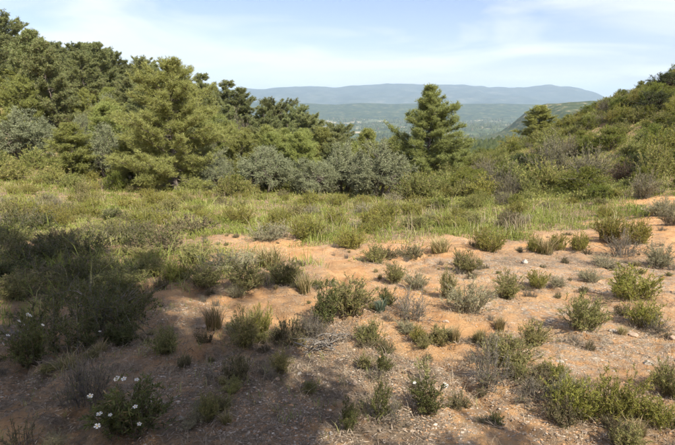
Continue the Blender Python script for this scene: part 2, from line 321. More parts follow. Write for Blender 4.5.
ROCKS = [(2.646, 3.739, 0.119, 'pale', 'white limestone rock lying on the red soil above the broom shrubs'), (-0.326, 3.697, 0.068, 'pale', 'rounded grey stone in the shaded litter, beside the dark low tuft'), (-0.499, 3.59, 0.083, 'tan', 'flat tan stone on the shaded gravel below the dark low tuft'), (0.141, 3.492, 0.072, 'tan', 'tan stone on shaded gravel left of the white-flowered rockrose'), (-0.043, 2.804, 0.06, 'pale', 'small pale stone at the bottom edge, left of the slender dark shrub'), (2.888, 4.701, 0.105, 'pale', 'pale stone just below the large green shrub'), (3.037, 4.563, 0.123, 'tan', 'tan stone beneath the large green shrub, towards the picture edge'), (1.942, 3.834, 0.079, 'pale', 'small pale stone on orange soil above the broom shrubs'), (-1.19, 3.171, 0.052, 'pale', 'pale stone in the shade beside the flowering rockrose clump'), (-1.063, 2.892, 0.054, 'pale', 'pale stone low on the shaded soil below the flowering rockrose clump'), (1.593, 2.717, 0.058, 'tan', 'tan stone at the foot of the broom shrubs'), (1.177, 4.872, 0.098, 'tan', 'tan stone below the silvery lavender shrub'), (-1.461, 4.937, 0.088, 'tan', 'tan stone on the orange soil by the small green grass tuft'), (3.546, 8.764, 0.189, 'pale', 'flat pale stone on the stony strip before the green meadow'), (2.319, 4.946, 0.099, 'pale', 'pale stone on the stony soil left of the upright rosemary'), (3.341, 4.446, 0.12, 'tan', 'tan stone at the picture edge below the large green shrub')]
DEADWOOD = [(-0.152, 4.325, 0.489, 'heap of grey dead branches on the shaded ground at the centre'), (-2.685, 5.31, 0.885, 'tangle of bare grey branches across the dark spreading juniper'), (-3.134, 4.383, 0.444, 'bare grey twigs on the shaded soil at the picture edge')]
LANDMARKS = [(-38.517, 62, 'the tallest skyline pine'), (-29.639, 64, 'the round-topped skyline pine'), (-9.527, 28.5, 'the big near pine'), (-22.15, 44, 'the pointed young pine'), (-20.905, 33, 'the left-edge olive'), (-16.377, 30, 'the bright young pine'), (-10.378, 58, 'the third skyline pine'), (-4.545, 30, 'the twiggy-footed olive'), (2.398, 28.5, 'the broad olive'), (6.567, 38, 'the lone pine'), (-0.139, 46, 'the pine at the wood end'), (20.291, 50, 'the round pine on the brow'), (23.237, 37, 'the dark holm oak'), (11.199, 22.162, 'the bright mastic bush'), (13.901, 23.673, 'the reddish bush'), (12.883, 29.639, 'the large dry bush'), (7.191, 27.719, 'the dark bush at the hillside foot'), (12.145, 19.041, 'the twiggy bush by the bank'), (10.679, 35.299, 'the brownish bush on the brow'), (23.568, 44, 'the bare skyline bush'), (7.22, 20.561, 'the low grey bush'), (17.69, 31.846, 'the green bush mid-hillside'), (2.552, 4.668, 'the upright rosemary'), (3.804, 5.848, 'the large bright shrub'), (1.556, 5.3, 'the silvery lavender'), (1.203, 3.424, 'the half-dead twiggy shrub'), (0.645, 3.045, 'the flowering rockrose'), (0.143, 5.175, 'the largest central shrub'), (-2.683, 4.74, 'the wide juniper'), (3.254, 9.946, 'the round meadow-edge shrub'), (5.707, 8.262, 'the blue-grey clump'), (1.642, 2.978, 'the broom clump'), (-1.309, 6.471, 'the grassy bank'), (-5.221, 8.72, 'the upper-left dark bush'), (2.646, 3.739, 'the white limestone rock'), (-0.152, 4.325, 'the dead branches'), (-0.918, 4.352, 'the green upright shrub'), (-0.482, 3.729, 'the dark low tuft'), (-4.188, 13.365, 'the dark shade-end cushion'), (0.274, 10.244, 'the meadow-edge broom')]


# ------------------------------------------------------------------ mesh helpers
class Geo:
    def __init__(self):
        self.v = []; self.f = []; self.t = []; self.n = 0
    def add(self, V, F, T=None):
        V = np.asarray(V, float).reshape(-1, 3); F = np.asarray(F, int).reshape(-1, 3)
        if T is None:
            T = np.full((len(V), 2), 0.5)
        self.v.append(V); self.f.append(F + self.n); self.t.append(T); self.n += len(V)
    def mesh(self, name, mat, smooth=False):
        return mk_mesh(name, np.concatenate(self.v), np.concatenate(self.f), mat, np.concatenate(self.t), smooth)

def mk_mesh(name, V, F, mats, T=None, smooth=False, midx=None):
    me = bpy.data.meshes.new(name)
    V = np.ascontiguousarray(V, np.float32); F = np.ascontiguousarray(F, np.int32)
    me.vertices.add(len(V)); me.vertices.foreach_set("co", V.ravel())
    k = F.shape[1]
    me.loops.add(F.size); me.loops.foreach_set("vertex_index", F.ravel())
    me.polygons.add(len(F))
    me.polygons.foreach_set("loop_start", np.arange(0, F.size, k, dtype=np.int32))
    me.polygons.foreach_set("loop_total", np.full(len(F), k, np.int32))
    if smooth:
        me.polygons.foreach_set("use_smooth", np.ones(len(F), bool))
    for m in (mats if isinstance(mats, (list, tuple)) else [mats]):
        me.materials.append(m)
    if midx is not None:
        me.polygons.foreach_set("material_index", np.asarray(midx, np.int32))
    if T is not None:
        T = np.asarray(T, np.float32)
        C = np.ones((len(V), 4), np.float32); C[:, :T.shape[1]] = T
        a = me.color_attributes.new("tint", 'FLOAT_COLOR', 'POINT')
        a.data.foreach_set("color", C.ravel())
    me.update(calc_edges=True)
    return me

def link(name, data, parent=None, loc=None):
    o = bpy.data.objects.new(name, data)
    COL.objects.link(o)
    if parent is not None:
        o.parent = parent
    if loc is not None:
        o.location = loc
    return o

def tag(o, label=None, cat=None, group=None, kind=None):
    for k, v in (("label", label), ("category", cat), ("group", group), ("kind", kind)):
        if v:
            o[k] = v
    return o

def unit(a):
    return a / np.maximum(np.linalg.norm(a, axis=-1, keepdims=True), 1e-9)

def bez(A, B, C, s):
    s = s[..., None]
    return A * (1 - s) ** 2 + 2 * B * s * (1 - s) + C * s * s
def bez_t(A, B, C, s):
    s = s[..., None]
    return unit(2 * (B - A) * (1 - s) + 2 * (C - B) * s)

def tubes(geo, A, B, C, r0, r1, nseg=4, sides=3, rng=None):
    n = len(A)
    if n == 0:
        return
    s = np.linspace(0, 1, nseg + 1)
    S = np.broadcast_to(s, (n, nseg + 1))
    P = bez(A[:, None], B[:, None], C[:, None], S)
    Tn = bez_t(A[:, None], B[:, None], C[:, None], S)
    ref = np.where(np.abs(Tn[..., 2:3]) > 0.9, np.array([1., 0, 0]), np.array([0, 0, 1.]))
    U = unit(np.cross(Tn, ref)); W = np.cross(Tn, U)
    R = (np.asarray(r0)[:, None] * (1 - S) + np.asarray(r1)[:, None] * S)
    ang = np.arange(sides) * 2 * math.pi / sides
    V = P[:, :, None] + R[:, :, None, None] * (np.cos(ang)[None, None, :, None] * U[:, :, None] + np.sin(ang)[None, None, :, None] * W[:, :, None])
    idx = np.arange(n * (nseg + 1) * sides).reshape(n, nseg + 1, sides)
    a = idx[:, :-1]; b = idx[:, 1:]
    a2 = np.roll(a, -1, 2); b2 = np.roll(b, -1, 2)
    F = np.concatenate([np.stack([a, a2, b2], -1).reshape(-1, 3), np.stack([a, b2, b], -1).reshape(-1, 3)])
    rr = (rng or np.random.default_rng(1)).random((n, 1, 1))
    T = np.stack([np.broadcast_to(rr, idx.shape).ravel(), np.broadcast_to(S[:, :, None], idx.shape).ravel()], -1)
    geo.add(V, F, T)

def poly_tube(geo, P, R, sides=7, t=0.5):
    P = np.asarray(P, float); R = np.asarray(R, float); n = len(P)
    Tn = unit(np.gradient(P, axis=0))
    ref = np.where(np.abs(Tn[:, 0:1]) > 0.9, np.array([0, 1., 0]), np.array([1., 0, 0]))
    U = unit(np.cross(Tn, ref)); W = np.cross(Tn, U)
    ang = np.arange(sides) * 2 * math.pi / sides
    V = P[:, None] + R[:, None, None] * (np.cos(ang)[None, :, None] * U[:, None] + np.sin(ang)[None, :, None] * W[:, None])
    idx = np.arange(n * sides).reshape(n, sides)
    a = idx[:-1]; b = idx[1:]; a2 = np.roll(a, -1, 1); b2 = np.roll(b, -1, 1)
    F = np.concatenate([np.stack([a, a2, b2], -1).reshape(-1, 3), np.stack([a, b2, b], -1).reshape(-1, 3)])
    geo.add(V, F, np.full((n * sides, 2), t))

def needles(geo, P, D, L, W, rng, s=None):
    n = len(P)
    side = unit(np.cross(D, rng.normal(size=(n, 3)))) * (W[:, None] * 0.5)
    V = np.stack([P - side, P + side, P + D * L[:, None]], 1)
    F = np.arange(n * 3).reshape(n, 3)
    r = rng.random(n)
    T = np.stack([np.repeat(r, 3), np.repeat(s if s is not None else np.zeros(n), 3)], -1)
    geo.add(V, F, T)

def leaves(geo, P, D, L, W, rng, s=None):
    n = len(P)
    side = unit(np.cross(D, rng.normal(size=(n, 3))))
    nor = np.cross(side, D)
    mid = P + D * (L * 0.45)[:, None] + nor * (W * 0.15)[:, None]
    V = np.stack([P, mid + side * (W * .5)[:, None], P + D * L[:, None], mid - side * (W * .5)[:, None]], 1)
    i = np.arange(n)[:, None] * 4
    F = np.concatenate([i + np.array([[0, 1, 2]]), i + np.array([[0, 2, 3]])])
    r = rng.random(n)
    T = np.stack([np.repeat(r, 4), np.repeat(s if s is not None else np.zeros(n), 4)], -1)
    geo.add(V, F, T)

# ------------------------------------------------------------------ materials
def new_mat(name):
    m = bpy.data.materials.new(name); m.use_nodes = True
    nt = m.node_tree; nt.nodes.clear()
    return m, nt, nt.nodes.new, nt.links.new

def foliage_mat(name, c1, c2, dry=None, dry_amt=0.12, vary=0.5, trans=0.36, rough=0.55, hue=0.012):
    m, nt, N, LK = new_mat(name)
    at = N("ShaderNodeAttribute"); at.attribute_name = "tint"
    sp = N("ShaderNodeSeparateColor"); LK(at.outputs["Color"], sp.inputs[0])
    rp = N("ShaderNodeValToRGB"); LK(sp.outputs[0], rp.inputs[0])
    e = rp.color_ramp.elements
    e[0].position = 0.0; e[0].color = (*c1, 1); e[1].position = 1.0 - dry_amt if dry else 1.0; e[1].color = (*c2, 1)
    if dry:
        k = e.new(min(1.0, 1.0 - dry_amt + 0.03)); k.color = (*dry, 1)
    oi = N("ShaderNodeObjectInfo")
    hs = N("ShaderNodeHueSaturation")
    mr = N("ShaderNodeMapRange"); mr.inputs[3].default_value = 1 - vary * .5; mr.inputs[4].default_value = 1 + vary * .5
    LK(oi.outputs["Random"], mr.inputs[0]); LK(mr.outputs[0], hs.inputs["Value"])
    m2 = N("ShaderNodeMath"); m2.operation = 'MULTIPLY'; m2.inputs[1].default_value = 7.31
    m3 = N("ShaderNodeMath"); m3.operation = 'FRACT'
    LK(oi.outputs["Random"], m2.inputs[0]); LK(m2.outputs[0], m3.inputs[0])
    mh = N("ShaderNodeMapRange"); mh.inputs[3].default_value = 0.5 - hue; mh.inputs[4].default_value = 0.5 + hue
    LK(m3.outputs[0], mh.inputs[0]); LK(mh.outputs[0], hs.inputs["Hue"])
    LK(rp.outputs[0], hs.inputs["Color"])
    p = N("ShaderNodeBsdfPrincipled"); p.inputs["Roughness"].default_value = rough
    p.inputs["Specular IOR Level"].default_value = 0.22
    LK(hs.outputs[0], p.inputs["Base Color"])
    tr = N("ShaderNodeBsdfTranslucent"); LK(hs.outputs[0], tr.inputs[0])
    mx = N("ShaderNodeMixShader"); mx.inputs[0].default_value = trans
    LK(p.outputs[0], mx.inputs[1]); LK(tr.outputs[0], mx.inputs[2])
    o = N("ShaderNodeOutputMaterial"); LK(mx.outputs[0], o.inputs[0])
    return m

def wood_mat(name, c1, c2, scale=18):
    m, nt, N, LK = new_mat(name)
    tcn = N("ShaderNodeTexCoord"); mpn = N("ShaderNodeMapping"); mpn.inputs["Scale"].default_value = (scale, scale, scale * .25)
    LK(tcn.outputs["Object"], mpn.inputs[0])
    n = N("ShaderNodeTexNoise"); n.inputs["Scale"].default_value = 1.0; n.inputs["Detail"].default_value = 5
    LK(mpn.outputs[0], n.inputs["Vector"])
    rp = N("ShaderNodeValToRGB"); LK(n.outputs["Fac"], rp.inputs[0])
    rp.color_ramp.elements[0].position = .3; rp.color_ramp.elements[0].color = (*c1, 1)
    rp.color_ramp.elements[1].position = .7; rp.color_ramp.elements[1].color = (*c2, 1)
    bp = N("ShaderNodeBump"); bp.inputs["Strength"].default_value = .6; bp.inputs["Distance"].default_value = .02
    LK(n.outputs["Fac"], bp.inputs["Height"])
    p = N("ShaderNodeBsdfPrincipled"); p.inputs["Roughness"].default_value = .9
    LK(rp.outputs[0], p.inputs["Base Color"]); LK(bp.outputs[0], p.inputs["Normal"])
    o = N("ShaderNodeOutputMaterial"); LK(p.outputs[0], o.inputs[0])
    return m

def stone_mat(name, c1, c2, scale=14, earth=None):
    m, nt, N, LK = new_mat(name)
    tcn = N("ShaderNodeTexCoord")
    n = N("ShaderNodeTexNoise"); n.inputs["Scale"].default_value = scale; n.inputs["Detail"].default_value = 8; n.inputs["Roughness"].default_value = .65
    LK(tcn.outputs["Object"], n.inputs["Vector"])
    rp = N("ShaderNodeValToRGB"); LK(n.outputs["Fac"], rp.inputs[0])
    rp.color_ramp.elements[0].position = .35; rp.color_ramp.elements[0].color = (*c1, 1)
    rp.color_ramp.elements[1].position = .65; rp.color_ramp.elements[1].color = (*c2, 1)
    at = N("ShaderNodeAttribute"); at.attribute_name = "tint"
    sp = N("ShaderNodeSeparateColor"); LK(at.outputs["Color"], sp.inputs[0])
    mr = N("ShaderNodeMapRange"); mr.inputs[3].default_value = .6; mr.inputs[4].default_value = 1.35
    LK(sp.outputs[0], mr.inputs[0])
    hs = N("ShaderNodeHueSaturation"); LK(mr.outputs[0], hs.inputs["Value"])
    if earth:
        st_ = N("ShaderNodeMath"); st_.operation = 'GREATER_THAN'; st_.inputs[1].default_value = .45; LK(sp.outputs[1], st_.inputs[0])
        me_ = N("ShaderNodeMixRGB"); me_.inputs[1].default_value = (*earth, 1); LK(st_.outputs[0], me_.inputs[0]); LK(rp.outputs[0], me_.inputs[2])
        LK(me_.outputs[0], hs.inputs["Color"])
    else:
        LK(rp.outputs[0], hs.inputs["Color"])
    bp = N("ShaderNodeBump"); bp.inputs["Strength"].default_value = .7; bp.inputs["Distance"].default_value = .01
    LK(n.outputs["Fac"], bp.inputs["Height"])
    p = N("ShaderNodeBsdfPrincipled"); p.inputs["Roughness"].default_value = .95
    LK(hs.outputs[0], p.inputs["Base Color"]); LK(bp.outputs[0], p.inputs["Normal"])
    o = N("ShaderNodeOutputMaterial"); LK(p.outputs[0], o.inputs[0])
    return m

M = {}
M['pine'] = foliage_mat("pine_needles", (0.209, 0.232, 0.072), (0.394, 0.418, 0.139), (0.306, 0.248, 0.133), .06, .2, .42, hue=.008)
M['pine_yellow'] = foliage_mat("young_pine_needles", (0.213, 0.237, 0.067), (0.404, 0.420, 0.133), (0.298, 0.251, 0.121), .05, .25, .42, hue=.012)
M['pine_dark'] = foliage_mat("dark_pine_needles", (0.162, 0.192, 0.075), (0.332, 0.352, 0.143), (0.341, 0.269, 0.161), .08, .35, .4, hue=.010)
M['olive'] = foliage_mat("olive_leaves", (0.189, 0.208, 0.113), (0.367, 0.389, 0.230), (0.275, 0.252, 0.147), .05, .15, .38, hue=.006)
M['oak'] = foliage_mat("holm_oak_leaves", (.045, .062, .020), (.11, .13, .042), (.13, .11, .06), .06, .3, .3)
M['bark'] = wood_mat("bark", (.07, .055, .045), (.21, .175, .145))
M['grey_wood'] = wood_mat("weathered_wood", (.09, .078, .066), (.23, .205, .175), 40)
M['stem'] = wood_mat("shrub_stems", (.075, .055, .040), (.19, .15, .11), 60)
M['stem_pale'] = wood_mat("pale_dry_stems", (.20, .165, .12), (.38, .33, .25), 60)
M['rosemary'] = foliage_mat("rosemary_leaves", (0.139, 0.149, 0.050), (0.359, 0.340, 0.123), (0.440, 0.326, 0.172), .14, .3)
M['rockrose'] = foliage_mat("rockrose_leaves", (0.067, 0.078, 0.026), (0.162, 0.175, 0.055), (0.205, 0.150, 0.080), .14, .3)
M['lavender'] = foliage_mat("lavender_leaves", (0.176, 0.176, 0.096), (0.386, 0.374, 0.229), (0.398, 0.329, 0.183), .2, .3)
M['broom'] = foliage_mat("broom_leaves", (0.166, 0.174, 0.036), (0.377, 0.362, 0.082), (0.407, 0.295, 0.109), .12, .3)
M['thyme'] = foliage_mat("thyme_leaves", (0.111, 0.104, 0.052), (0.260, 0.247, 0.117), (0.312, 0.234, 0.143), .25, .35)
M['dry'] = foliage_mat("dry_leaves", (0.156, 0.130, 0.085), (0.325, 0.273, 0.169), (0.169, 0.182, 0.065), .2, .35)
M['mastic'] = foliage_mat("mastic_leaves", (0.103, 0.125, 0.024), (0.256, 0.279, 0.058), (0.308, 0.235, 0.068), .06, .3)
M['scrub'] = foliage_mat("scrub_leaves", (0.147, 0.173, 0.045), (0.362, 0.370, 0.109), (0.424, 0.352, 0.151), .16, .45, hue=.012)
M['grey_scrub'] = foliage_mat("grey_scrub_leaves", (0.165, 0.147, 0.086), (0.329, 0.293, 0.177), (0.215, 0.209, 0.079), .25, .4)
M['burgundy'] = foliage_mat("burgundy_leaves", (0.130, 0.072, 0.058), (0.234, 0.143, 0.111), (0.156, 0.143, 0.065), .3, .3)
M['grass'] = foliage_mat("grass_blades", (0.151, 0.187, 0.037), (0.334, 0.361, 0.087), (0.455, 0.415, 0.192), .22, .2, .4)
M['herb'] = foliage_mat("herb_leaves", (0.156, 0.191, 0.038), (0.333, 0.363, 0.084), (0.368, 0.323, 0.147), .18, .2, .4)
M['straw'] = foliage_mat("dead_straw", (0.216, 0.167, 0.104), (0.450, 0.378, 0.261), (0.216, 0.207, 0.090), .12, .1, .2)
M['tuft'] = foliage_mat("grass_tuft_blades", (0.151, 0.144, 0.053), (0.336, 0.288, 0.126), (0.522, 0.391, 0.231), .35, .3)
M['spurge'] = foliage_mat("spurge_leaves", (0.196, 0.201, 0.082), (0.407, 0.375, 0.164), (0.452, 0.348, 0.164), .1, .3)
M['blue_green'] = foliage_mat("blue_green_leaves", (.09, .125, .085), (.20, .25, .18), (.28, .25, .15), .1, .2)
M['petal'] = foliage_mat("white_petals", (.75, .74, .70), (.85, .84, .80), None, 0, .05, .3, .6, 0)
M['stamen'] = foliage_mat("yellow_stamens", (.65, .42, .03), (.75, .5, .05), None, 0, .05, .1, .6, 0)
M['gravel'] = stone_mat("gravel_stones", (.27, .205, .15), (.50, .425, .34), 30, (.38, .215, .11))
M['pale_stone'] = stone_mat("pale_limestone", (.27, .235, .195), (.47, .42, .36), 16)
M['tan_stone'] = stone_mat("tan_stone", (.30, .20, .14), (.50, .38, .28), 16)
M['litter'] = foliage_mat("dry_litter", (.13, .098, .072), (.36, .29, .22), None, 0, .1, .05, .9, 0)

def ground_material():
    m, nt, N, LK = new_mat("red_soil")
    tcn = N("ShaderNodeTexCoord")
    def noise(scale, detail=6, rough=.6, dist=0.0):
        n = N("ShaderNodeTexNoise"); n.inputs["Scale"].default_value = scale; n.inputs["Detail"].default_value = detail
        n.inputs["Roughness"].default_value = rough; n.inputs["Distortion"].default_value = dist
        LK(tcn.outputs["Object"], n.inputs["Vector"]); return n.outputs["Fac"]
    def ramp(inp, *st):
        r = N("ShaderNodeValToRGB"); LK(inp, r.inputs[0]); e = r.color_ramp.elements
        e[0].position, e[0].color = st[0][0], (*st[0][1], 1); e[1].position, e[1].color = st[1][0], (*st[1][1], 1)
        for q in st[2:]:
            k = e.new(q[0]); k.color = (*q[1], 1)
        return r.outputs[0]
    def mix(f, a, b, mode='MIX'):
        x = N("ShaderNodeMixRGB"); x.blend_type = mode
        if isinstance(f, float): x.inputs[0].default_value = f
        else: LK(f, x.inputs[0])
        LK(a, x.inputs[1]); LK(b, x.inputs[2]); return x.outputs[0]
    def math_(op, a, b):
        x = N("ShaderNodeMath"); x.operation = op; x.use_clamp = op != 'SUBTRACT'
        for i, q in enumerate((a, b)):
            if isinstance(q, float): x.inputs[i].default_value = q
            else: LK(q, x.inputs[i])
        return x.outputs[0]
    at = N("ShaderNodeAttribute"); at.attribute_name = "tint"
    sp = N("ShaderNodeSeparateColor"); LK(at.outputs["Color"], sp.inputs[0])
    litter, stony, far = sp.outputs[0], sp.outputs[1], sp.outputs[2]
    big = noise(.55, 4, .55, .4); mid = noise(3.2, 6, .65, .3); fine = noise(38, 8, .75); grit = noise(130, 4, .8)
    soil = mix(big, ramp(mid, (.30, (.46, .215, .088)), (.60, (.66, .375, .165)), (.76, (.72, .46, .235))),
               ramp(mid, (.30, (.54, .290, .128)), (.58, (.69, .425, .210)), (.78, (.74, .53, .320))))
    soil = mix(.55, soil, ramp(fine, (.28, (.42, .39, .37)), (.50, (1, 1, 1))), 'MULTIPLY')
    vor = N("ShaderNodeTexVoronoi"); vor.inputs["Scale"].default_value = 34; LK(tcn.outputs["Object"], vor.inputs["Vector"])
    vbw = N("ShaderNodeRGBToBW"); LK(vor.outputs["Color"], vbw.inputs[0])
    stone_c = mix(.75, ramp(noise(22, 3), (.3, (.43, .32, .22)), (.7, (.64, .53, .40))), ramp(vbw.outputs[0], (.2, (.45, .43, .42)), (.8, (1, 1, 1))), 'MULTIPLY')
    sfac = math_('MULTIPLY', stony, ramp(noise(9, 6, .7), (.38, (0, 0, 0)), (.58, (1, 1, 1))))
    soil = mix(sfac, soil, stone_c)
    lit_c = ramp(noise(26, 8, .75), (.30, (.12, .090, .060)), (.52, (.25, .19, .13)), (.75, (.40, .315, .225)))
    lfac = math_('MULTIPLY', litter, ramp(noise(5.5, 7, .7, .5), (.30, (.15, .15, .15)), (.56, (1, 1, 1))))
    soil = mix(lfac, soil, lit_c)
    fn = N("ShaderNodeMapping"); fn.inputs["Scale"].default_value = (.0065, .0065, .0065); LK(tcn.outputs["Object"], fn.inputs[0])
    f1 = N("ShaderNodeTexNoise"); f1.inputs["Scale"].default_value = 1; f1.inputs["Detail"].default_value = 9; f1.inputs["Roughness"].default_value = .7
    LK(fn.outputs[0], f1.inputs["Vector"])
    farc = ramp(f1.outputs["Fac"], (.40, (.034, .052, .018)), (.52, (.08, .105, .036)), (.58, (.26, .22, .13)), (.66, (.46, .38, .27)))
    col = mix(far, soil, farc)
    p = N("ShaderNodeBsdfPrincipled"); p.inputs["Roughness"].default_value = .95; p.inputs["Specular IOR Level"].default_value = .15
    LK(col, p.inputs["Base Color"])
    b1 = N("ShaderNodeBump"); b1.inputs["Strength"].default_value = .8; b1.inputs["Distance"].default_value = .06
    LK(mid, b1.inputs["Height"])
    b2 = N("ShaderNodeBump"); b2.inputs["Strength"].default_value = 1.0; b2.inputs["Distance"].default_value = .04
    LK(fine, b2.inputs["Height"]); LK(b1.outputs[0], b2.inputs["Normal"])
    b3 = N("ShaderNodeBump"); b3.inputs["Strength"].default_value = .6; b3.inputs["Distance"].default_value = .006
    LK(grit, b3.inputs["Height"]); LK(b2.outputs[0], b3.inputs["Normal"])
    LK(b3.outputs[0], p.inputs["Normal"])
    o = N("ShaderNodeOutputMaterial"); LK(p.outputs[0], o.inputs[0])
    return m

def land_material(name, stops, scale, detail=10, rough=.7):
    m, nt, N, LK = new_mat(name)
    tcn = N("ShaderNodeTexCoord"); mpn = N("ShaderNodeMapping"); mpn.inputs["Scale"].default_value = (scale,) * 3
    LK(tcn.outputs["Object"], mpn.inputs[0])
    n = N("ShaderNodeTexNoise"); n.inputs["Scale"].default_value = 1; n.inputs["Detail"].default_value = detail; n.inputs["Roughness"].default_value = rough
    LK(mpn.outputs[0], n.inputs["Vector"])
    r = N("ShaderNodeValToRGB"); LK(n.outputs["Fac"], r.inputs[0]); e = r.color_ramp.elements
    e[0].position, e[0].color = stops[0][0], (*stops[0][1], 1); e[1].position, e[1].color = stops[1][0], (*stops[1][1], 1)
    for q in stops[2:]:
        k = e.new(q[0]); k.color = (*q[1], 1)
    p = N("ShaderNodeBsdfPrincipled"); p.inputs["Roughness"].default_value = 1; p.inputs["Specular IOR Level"].default_value = 0
    LK(r.outputs[0], p.inputs["Base Color"])
    o = N("ShaderNodeOutputMaterial"); LK(p.outputs[0], o.inputs[0])
    return m

# ------------------------------------------------------------------ land cover (where soil is bare, stony or grown over)
def meadow_edge(x):
    return np.interp(x, [-14, -9, -7, -4.5, -2.5, 0, 3, 5, 7, 9, 12], [13.5, 13, 12.5, 13.4, 12.8, 11.8, 12.2, 13.0, 14.0, 14.5, 13.5])
def blob(x, y, cx, cy, rx, ry):
    d = np.sqrt(((x - cx) / rx) ** 2 + ((y - cy) / ry) ** 2) + .55 * (fbm(x / .9, y / .9, 3, 1) - .5)
    return 1 - sstep(.7, 1.1, d)
def grass_cover(x, y):
    x = np.asarray(x, float); y = np.asarray(y, float)
    e = meadow_edge(x) - .7 + 3.4 * (fbm(x / 1.5, y / 1.5, 4, 2) - .5)
    g = sstep(-.5, .9, y - e)
    for b in GRASSY:
        g = np.maximum(g, b[4] * blob(x, y, *b[:4]))
    for b in BARE:
        g = g * (1 - blob(x, y, *b))
    return g

# ------------------------------------------------------------------ ground sheet
def build_ground():
    az = np.concatenate([np.arange(-47, 47.01, .28), np.arange(51, 312, 5.0)])
    r = [.9]
    while r[-1] < 55: r.append(r[-1] * 1.0094)
    while r[-1] < 15000: r.append(r[-1] * 1.045)
    r = np.array(r)
    A, R = np.meshgrid(np.radians(az), r)
    X = R * np.sin(A); Y = R * np.cos(A)
    Z = height(X, Y)
    na, nr = len(az), len(r)
    V = np.stack([X, Y, Z], -1).reshape(-1, 3)
    V = np.concatenate([V, [[0, 0, float(height(0., 0.))]]])
    i = np.arange(na * nr).reshape(nr, na); j = np.roll(i, -1, 1)
    a, b, c, d = i[:-1], j[:-1], j[1:], i[1:]
    F = np.concatenate([np.stack([a, d, c], -1).reshape(-1, 3), np.stack([a, c, b], -1).reshape(-1, 3),
                        np.stack([i[0], j[0], np.full(na, na * nr)], -1)])
    x, y = V[:, 0], V[:, 1]; rr = np.hypot(x, y)
    g = grass_cover(x, y)
    lit = np.clip(.9 * g + .0, 0, 1)
    for b in LITTER:
        lit = np.maximum(lit, b[4] * blob(x, y, *b[:4]))
    lit = np.clip(lit + .45 * sstep(.50, .66, fbm(x / .8, y / .8, 4, 3)), 0, 1)
    st = np.zeros_like(x)
    for b in STONY:
        st = np.maximum(st, b[4] * blob(x, y, *b[:4]))
    st = np.clip(st + .5 * sstep(.5, .62, fbm(x / 1.2 + 9, y / 1.2, 3, 0)), 0, 1)
    far = sstep(70, 160, rr)
    me = mk_mesh("ground", V, F, ground_material(), np.stack([lit, st, far], -1), True)
    o = link("ground", me); tag(o, kind="structure")
build_ground()

# ------------------------------------------------------------------ far hills and mountains
def ridge(name, mat, y0, depth, xs, zs, zfoot, n=(320, 60), rough=40, nscale=900., back=.35):
    X = np.linspace(xs[0], xs[-1], n[0]); v = np.linspace(-1, back, n[1])
    XX, VV = np.meshgrid(X, v)
    YY = y0 + VV * depth + 120 * (fbm(XX / nscale, XX * 0 + 3, 3, 1) - .5)
    top = np.interp(XX, xs, zs)
    prof = np.where(VV < 0, 1 - np.abs(VV) ** 1.25, 1 - (VV / back) ** 2 * .8)
    spur = np.abs(fbm(XX / nscale, YY / nscale, 5, 2) - .5) * 2
    ZZ = zfoot + (top - zfoot) * np.clip(prof, 0, 1) - rough * spur * np.clip(np.abs(VV) * 2.2, 0, 1) + rough * .26 * (fbm(XX / (nscale * .3), YY / (nscale * .3), 4, 0) - .5)
    V = np.stack([XX, YY, ZZ], -1).reshape(-1, 3)
    i = np.arange(n[0] * n[1]).reshape(n[1], n[0])
    a, b, c, d = i[:-1, :-1], i[:-1, 1:], i[1:, 1:], i[1:, :-1]
    F = np.concatenate([np.stack([a, b, c], -1).reshape(-1, 3), np.stack([a, c, d], -1).reshape(-1, 3)])
    o = link(name, mk_mesh(name, V, F, mat, None, True)); tag(o, kind="structure")
    return o
mountain_mat = land_material("mountain_woodland", [(.42, (.030, .042, .024)), (.58, (.06, .07, .045)), (.70, (.15, .14, .11)), (.78, (.26, .25, .22))], .004)
hill_mat = land_material("hill_woodland", [(.42, (.020, .034, .012)), (.54, (.045, .065, .022)), (.68, (.16, .14, .08))], .02)
erode_mat = land_material("eroded_hill", [(.46, (.045, .060, .024)), (.57, (.09, .10, .045)), (.64, (.28, .22, .14)), (.72, (.44, .36, .27))], .06)
ridge("mountain", mountain_mat, 8200, 2600, *MOUNTAIN, -150, (480, 50), 190, 700.)
ridge("wooded_hill", hill_mat, 4300, 900, *WOODED, -140, (260, 40), 40, 500.)
ridge("eroded_hill", erode_mat, 1250, 420, *ERODED, -110, (200, 60), 26, 150.)

# ------------------------------------------------------------------ plant builders
def curves_from(rng, base, tip, bow):
    """quadratic curves base -> tip bowed by vector bow"""
    return base, (base + tip) * .5 + bow, tip

